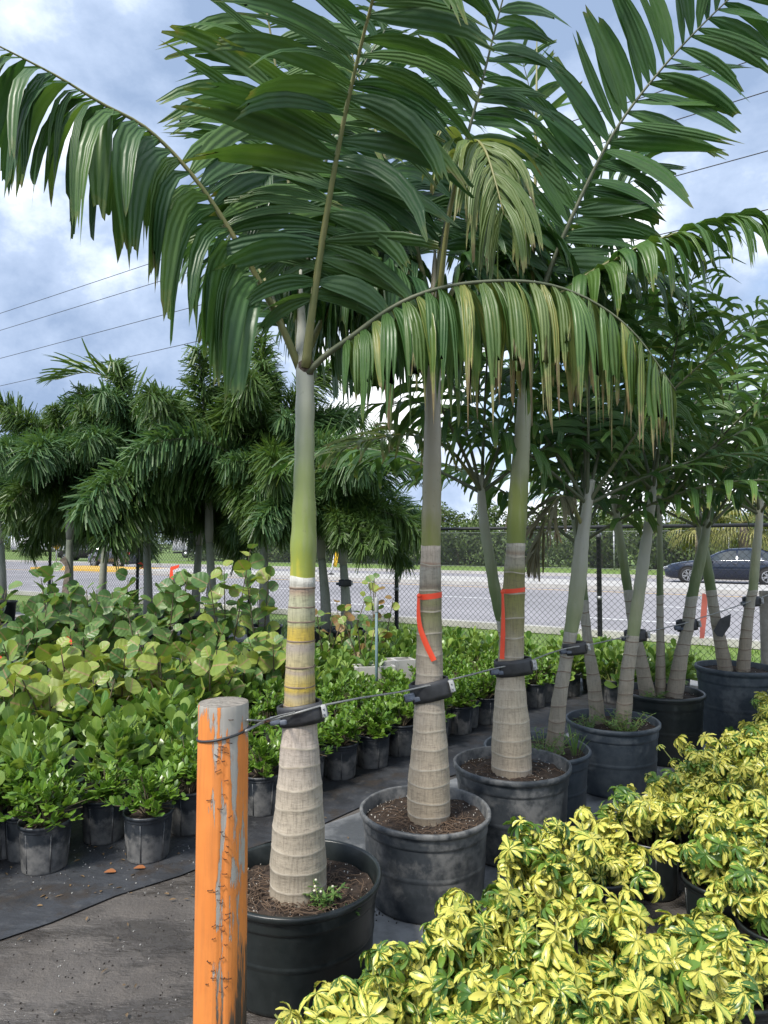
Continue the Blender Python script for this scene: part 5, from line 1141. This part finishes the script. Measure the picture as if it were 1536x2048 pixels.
mb = MB(); mb.tube(px([(495, 1440, 2.0), (525, 1442, 2.2), (560, 1431, 2.57), (590, 1424, 2.566)]), .0032, 6); tag(mb.build('guy_cable', M['cable']), 'short return end of the cable twisted near the orange post', 'cable')
mb = MB()
for k in range(3): 
    c = at(530 + k * 3, 1444 - k, 2.25); mb.lathe([(.006, -.002), (.009, -.002), (.009, .002), (.006, .002)], 10, c=c)
tag(mb.build('wire_tie', M['rust']), 'rusty wire tie twisted round the cable beside the post', 'wire tie')
def strap(label, x, y, D, r, hgt, tilt, seed):
    c = at(x, y, D); t = empty('tie_strap', c, label, 'strap', 'rubber straps tying the trunks'); rt = Matrix.Rotation(R(-tilt), 3, 'Y'); n = 40; mb = MB(); h = hgt / 2; vs_, uv = [], []
    # loop of flat rubber drawn to a tail on the right
    def lp(a, off):
        q = V((math.cos(a) * (r + off), math.sin(a) * (r + off), 0)); k = max(0, math.cos(a - 5.75)) ** 6; q = q + V((.75, -.35, 0)) * (k * r * .55); k2 = max(0, math.cos(a - 3.5)) ** 6; return q + V((-.8, -.25, 0)) * (k2 * r * .35)
    for off in (.003, .010):
        for z in (-h, -h * .5, 0, h * .5, h):
            for j in range(n): vs_.append(rt @ (lp(6.2832 * j / n, off + (.0015 if abs(z) < h * .6 else 0)) + V((0, 0, z))))
    fs = []
    for i in range(4):
        for j in range(n):
            a, b = i * n + j, i * n + (j + 1) % n; fs += [(b, a, a + n, b + n), (5 * n + a, 5 * n + b, 5 * n + b + n, 5 * n + a + n)]
    for j in range(n):
        b = (j + 1) % n; fs += [(j, b, 5 * n + b, 5 * n + j), (4 * n + b, 4 * n + j, 9 * n + j, 9 * n + b)]
    mb.add(vs_, fs); mb.build('rubber_band', M['rubber'], t)
    e = rt @ (lp(5.75, .014) + V((0, 0, h * .1))); mb = MB(); mb.box(e + V((.006, -.006, 0)), (hgt * .32, .022, hgt * .62), rt, 0, .004); cl = mb.build('cable_clamp', M['clamp'], t)
    for s in (-1, 1): mb = MB(); mb.tube([e + rt @ V((.006, -.016, s * hgt * .13)), e + rt @ V((.006, -.021, s * hgt * .13))], .0035, 8); mb.build('bolt', M['galv'], cl)
    e = rt @ (lp(3.62, .014) + V((0, 0, -h * .2))); mb = MB(); mb.box(e + V((-.01, -.008, 0)), (hgt * .62, .024, hgt * .40), rt, 0, .005); mb.box(e + V((hgt * .36, -.016, -h * .1)), (hgt * .55, .010, hgt * .26), rt, 0, .003); mb.build('buckle', M['buckle'], t)
strap('black rubber strap buckled round the yellow ringed trunk', 602, 1424, 2.66, .0615, .076, 9, 1)
strap('steeply slanted black strap on the trunk with slanting ribbon', 859, 1378, 3.22, .066, .088, 13, 2)
strap('black strap under the straight hanging ribbon', 1024, 1332, 3.70, .0705, .085, 7, 3)
strap('black strap low on the pale swollen trunk in the weedy tub', 1147, 1296, 4.17, .047, .07, 7, 4)
strap('black strap on the pale right hand trunk of the diverging pair', 1268, 1271, 4.63, .048, .075, 6, 5)
strap('black strap on the right trunk of the three splayed ones', 1371, 1250, 5.25, .052, .08, 8, 6)
strap('black strap high on the rear trunk of the blue grey tub', 1500, 1203, 5.72, .045, .08, 5, 7)
strap('black strap on the narrow feathery palm far behind', 690, 1166, 9.35, .06, .09, 0, 8)
mb = MB(); q = px([(1427, 1262, 5.6), (1440, 1238, 5.6), (1462, 1228, 5.6), (1460, 1252, 5.6), (1445, 1274, 5.6), (1434, 1272, 5.6)])
mb.add(q + [p + V((.01, .02, 0)) for p in q], [(0, 1, 2, 3, 4, 5), (11, 10, 9, 8, 7, 6)] + [(i, 6 + i, 6 + (i + 1) % 6, (i + 1) % 6) for i in range(6)]); tag(mb.build('rubber_flap', M['rubber'], smooth=False), 'loose black rubber flap hanging from the cable by the last tub', 'strap')
# ================================================================ ribbons
def ribbon(label, band, tail, D, r, w, knot):
    """band: (x,y) centre of the loop; tail: centre line pixels"""
    c = at(*band, D); t = empty('flagging_ribbon', c, label, 'ribbon', 'orange ribbons on trunks'); n = 32; mb = MB()
    vs_ = [((r + .002) * math.cos(6.2832 * j / n), (r + .002) * math.sin(6.2832 * j / n), z + .006 * math.cos(6.2832 * j / n)) for z in (-w / 2, w / 2) for j in range(n)]
    mb.add(vs_, [(j, (j + 1) % n, n + (j + 1) % n, n + j) for j in range(n)]); mb.build('loop', M['ribbon'], t)
    P = [at(x, y, D - r * .98 - .004 * k) - c for k, (x, y) in enumerate(tail)]; P = catmull(P, 12); mb = MB(); vs_ = []
    for i, p in enumerate(P):
        tt = (P[min(i + 1, 11)] - P[max(i - 1, 0)]).normalized(); s = tt.cross(V((0, -1, 0))).normalized(); ww = w * lerp(.45, 1.0, min(1, i / 7)) * .5; vs_ += [p - s * ww + V((0, -.004 * (i % 2), 0)), p + V((0, -.005, 0)), p + s * ww]
    mb.add(vs_, [(i * 3 + k, i * 3 + k + 1, i * 3 + k + 4, i * 3 + k + 3) for i in range(11) for k in (0, 1)]); mb.build('tail', M['ribbon'], t)
    mb = MB(); k = at(*knot, D - r * .9) - c; mb.lathe([(.002, -.012), (.009, -.008), (.011, 0), (.009, .008), (.002, .012)], 10, c=k, wob=.15, rnd=random.Random(2)); mb.build('knot', M['ribbon'], t)
    return t
ribbon('bright orange ribbon with tail slanting across the tan trunk', (860, 1191), [(837, 1192), (837, 1230), (841, 1258), (853, 1290), (868, 1321)], 3.22, .0545, .026, (838, 1192))
ribbon('bright orange ribbon with tail hanging straight down the olive trunk', (1027, 1180), [(1005, 1182), (1006, 1215), (1006, 1260), (1004, 1318)], 3.70, .0605, .024, (1005, 1184))
for x, y, D, lb in ((141, 1278, 5.9, 'small orange ribbon bow among the sea grape leaves'), (2, 1312, 5.4, 'scrap of red orange ribbon on the sea grape stem'), (287, 1130, 11.6, 'faded orange ribbon on the feathery palm by the car')):
    c = at(x, y, D); t = MB(); w = .011 * D
    for k, (a, b) in enumerate(((-1, .6), (1, .6), (-.5, -1), (.6, -1.2))):
        e = V((a * w * .55, -.01, b * w * .5)); s = V((.25 * w, 0, .1 * w)); t.add([V((0, 0, 0)), e - s, e + s], [(0, 1, 2)])
    o = t.build('flagging_ribbon', M['ribbon'], None); o.location = c; tag(o, lb, 'ribbon', 'orange ribbons in the shrubs')
c = at(1408, 1255, 7.6); mb = MB(); q = [V((-.05, 0, -.12)), V((.0, 0, -.12)), V((.04, .02, .1)), V((.05, 0, .36)), V((-.01, 0, .38)), V((-.03, .02, .1))]; mb.add(q, [(0, 1, 2, 5), (5, 2, 3, 4)]); o = mb.build('flagging_ribbon', plain('faded_ribbon', (0.75, 0.20, 0.14), (0.6, 0.16, 0.12), 6, .6)); o.location = c; tag(o, 'faded red ribbon strip tied on the fence near the last tub', 'ribbon')
# ================================================================ stub posts, stake, blocks
b = at(345, 1240, 8.6); b.z = 0; sp = empty('stub_post', b, 'weathered grey wooden stub post with orange ribbon among sea grapes', 'post'); zt_ = at(345, 1152, 8.6).z
mb = MB(); mb.lathe([(.05, 0), (.047, zt_ - .02), (.043, zt_)], 14, closed_top=True); mb.build('shaft', M['slat'], sp)
c = at(352, 1140, 8.5) - b; mb = MB(); mb.add([c + V(q) for q in ((-.05, -.06, .04), (.06, -.06, .07), (.05, -.06, .03), (-.02, -.06, .0), (-.06, -.06, -.05), (-.05, -.06, -.16), (-.01, -.06, -.17))], [(0, 1, 2, 3), (0, 3, 6, 5, 4)]); o = mb.build('ribbon', M['ribbon'], sp); o['label'] = 'orange ribbon'
b = at(1534, 1300, 6.0); b.z = 0; sp = empty('stub_post', b, 'weathered grey wooden post beside the last palm', 'post'); mb = MB(); mb.lathe([(.05, 0), (.05, at(1534, 1182, 6.0).z)], 14, closed_top=True); mb.build('shaft', M['slat'], sp)
M['stake'] = plain('blue_grey_pipe', (0.16, 0.25, 0.27), (0.12, 0.19, 0.21), 5, .5)
b = at(753, 1330, 6.6); b.z = 0; sp = empty('riser_pipe', b, 'thin blue grey riser pipe with pale cap in the clusia bed', 'pipe'); z1 = at(753, 1222, 6.6).z; z2 = at(756, 1198, 6.6).z
mb = MB(); mb.tube([(0, 0, 0), (0, 0, z1)], .014, 10); mb.build('pipe', M['stake'], sp); mb = MB(); mb.lathe([(.017, z1 - .01), (.020, z1), (.018, z1 + .02), (.022, z1 + .04), (.02, z2), (.006, z2 + .02)], 12); mb.build('cap', M['clamp'], sp)
for k, (x, y, D, rz) in enumerate(((788, 1318, 6.9, .3), (748, 1330, 6.75, .2))):
    b = at(x, y, D); z = b.z; b.z = .008; t = empty('concrete_block', b, ('hollow grey concrete block among the clusia by the riser pipe' if k == 0 else 'lower grey concrete block touching the riser pipe'), 'block', None, rz); h = z - .008; mb = MB()
    for cx in (-.185, 0, .185): mb.box((cx, 0, h / 2), (.03, .19, h), None, 0, .004)
    for cy in (-.08, .08):
        for cx in (-.0925, .0925): mb.box((cx, cy, h / 2), (.155, .03, h - .002))
    mb.build('block', M['concrete'], t, smooth=False)
# ================================================================ weeds in the tubs
M['weed'] = leaf_mat('weed_leaf', (0.08, 0.17, 0.04), (0.17, 0.28, 0.07), trans=.3, rough=.5); M['petal'] = plain('small_flower', (0.75, 0.72, 0.55), rough=.6)
def weed(label, p, n, h, rad, seed, flowers=0, grass=False):
    rnd = random.Random(seed); t = empty('weed', p, label, 'weed', 'weeds growing in the tubs'); mb = MB(); st = MB()
    for k in range(n):
        a = rnd.uniform(0, 6.28); q = rad * math.sqrt(rnd.random()); b = V((q * .5 * math.cos(a), q * .5 * math.sin(a), 0)); e = b + V((q * math.cos(a) + rnd.uniform(-.02, .02), q * math.sin(a), h * rnd.uniform(.5, 1.1))); P = catmull([b, b.lerp(e, .5) + V((0, 0, h * .15)), e], 6)
        if grass: blade(mb, b, (e - b) + V((0, 0, .1)), V((math.sin(a), -math.cos(a), 0)), h * rnd.uniform(.8, 1.4), .006, OBL, 1.1, rnd, 5)
        else:
            st.tube(P, [.002] * 6, 3, False)
            for j in range(1, 6):
                for _ in range(3): d = rdir(rnd, -.2, .8); blade(mb, P[j], d, d.cross(V((0, 0, 1))) + V((.01, 0, 0)), rnd.uniform(.018, .038), rnd.uniform(.008, .014), OBL, .3, rnd, 2)
    if st.f: st.build('stems', M['green_stem'], t)
    o = mb.build('foliage', M['weed'], t); o['kind'] = 'stuff'
    for k in range(flowers):
        f_ = MB(); c = V((rnd.uniform(-rad, rad) * .7, rnd.uniform(-rad, rad) * .7, h * rnd.uniform(.85, 1.1))); f_.lathe([(.001, -.003), (.005, 0), (.004, .004), (.0005, .005)], 8, c=c); f_.build('flower', M['petal'], t)
weed('low leafy weed with tiny white flowers in the black tub', V((B1.x + .105, B1.y - .13, H1 - .07)), 7, .085, .055, 1, 5)
weed('tiny weed seedling beside the flowering weed', V((B1.x + .185, B1.y - .17, H1 - .07)), 3, .05, .035, 2)
def onpot(c, D, H, dx, dy): return V((at(c, 1400, D).x + dx, D + dy, H - .05))
weed('tangle of leafy weeds in shallow grey tub behind the olive trunk', onpot(1072, 4.17, .40, .02, -.12), 22, .16, .12, 3)
weed('grass tuft arching over the rim of the shallow grey tub', onpot(1072, 4.17, .40, .22, -.06), 26, .14, .05, 4, 0, True)
weed('dense fine weeds covering the soil of the wide grey tub', onpot(1224, 4.63, .44, .04, -.15), 34, .12, .16, 5)
weed('sprig of weeds at the left trunk of the wide grey tub', onpot(1224, 4.63, .44, -.2, -.08), 10, .08, .06, 6)
weed('small weeds in the three trunk tub', onpot(1322, 5.25, .50, -.12, -.15), 12, .08, .08, 7)
# ================================================================ litter on the ground
M['dead_leaf'] = plain('dead_leaf', (0.32, 0.11, 0.03), (0.22, 0.09, 0.035), 20, .7); M['chip'] = plain('pale_chip', (0.5, 0.49, 0.46), (0.3, 0.29, 0.27), 20, .9); M['mud'] = plain('mud', (0.02, 0.016, 0.013), (0.045, 0.036, 0.03), 30, .6, .01)
rl_ = random.Random(55)
for x, y, lb in ((218, 1745, 'curled orange dead leaf beside a muddy pot'), (277, 1737, 'small orange dead leaf near the leaning pot'), (1000, 1850, None), (842, 1905, 'brown dead leaf between the two front tubs')):
    if lb is None: continue
    p = gnd(x, y, .016); mb = MB(); blade(mb, V((-.025, 0, 0)), V((1, .3, .05)), V((0, 1, .3)), .055, .026, OBL, .2, rl_, 4, .3); o = mb.build('dead_leaf', M['dead_leaf']); o.location = p; tag(o, lb, 'leaf')
mb = MB()
for k in range(260):
    x, y = rl_.uniform(-20, 800), rl_.uniform(1700, 2045); p = gnd(x, y, .002)
    if rl_.random() < .35: p = gnd(rl_.uniform(0, 390), rl_.uniform(1690, 1790), .011)
    s = rl_.choice((.0008, .001, .0014, .002, .003)); mb.box(p, (s * 2, s * 1.5, s), Quaternion((1, rl_.random(), rl_.random(), rl_.random())).normalized().to_matrix())
tag(mb.build('gravel', M['chip'], smooth=False), 'pale grit and chips scattered on the wet ground', 'grit', kind='stuff')
mb = MB()
for k in range(260):
    x, y = rl_.uniform(0, 480), rl_.uniform(1700, 2045); p = gnd(x, y, .002); s = rl_.uniform(.001, .004); mb.box(p, (s * 2, s * 1.2, s * .7), Quaternion((1, rl_.random(), rl_.random(), rl_.random())).normalized().to_matrix())
for x, y in ((90, 1752), (296, 1730), (208, 1694), (524, 1640), (650, 2010), (760, 1960), (800, 1830), (940, 1700)):
    for k in range(70):
        p = gnd(x + rl_.gauss(0, 45), y + rl_.gauss(0, 9), .006); s = rl_.uniform(.0015, .005); mb.box(p, (s * 2, s * 1.4, s), Quaternion((1, rl_.random(), rl_.random(), rl_.random())).normalized().to_matrix())
tag(mb.build('soil_crumbs', M['mud'], smooth=False), 'dark soil crumbs spilled around the pots', 'soil', kind='stuff')
mb = MB()
for k in range(90):
    x, y = rl_.uniform(-10, 900), rl_.uniform(1560, 2040)
    if k < 40: x, y = rl_.uniform(0, 400), rl_.uniform(1690, 1800)
    p = gnd(x, y, .012); a = rl_.uniform(0, 6.28); d = V((math.cos(a), math.sin(a), rl_.uniform(-.05, .15))); blade(mb, p, d, V((-math.sin(a), math.cos(a), rl_.uniform(-.3, .3))), rl_.uniform(.012, .034), rl_.uniform(.006, .013), OBL, .2, rl_, 3, .25)
tag(mb.build('leaf_litter', plain('leaf_litter', (0.20, 0.12, 0.05), (0.10, 0.075, 0.045), 3, .8)), 'small brown fallen leaves scattered on mat and asphalt', 'leaf litter', kind='stuff')
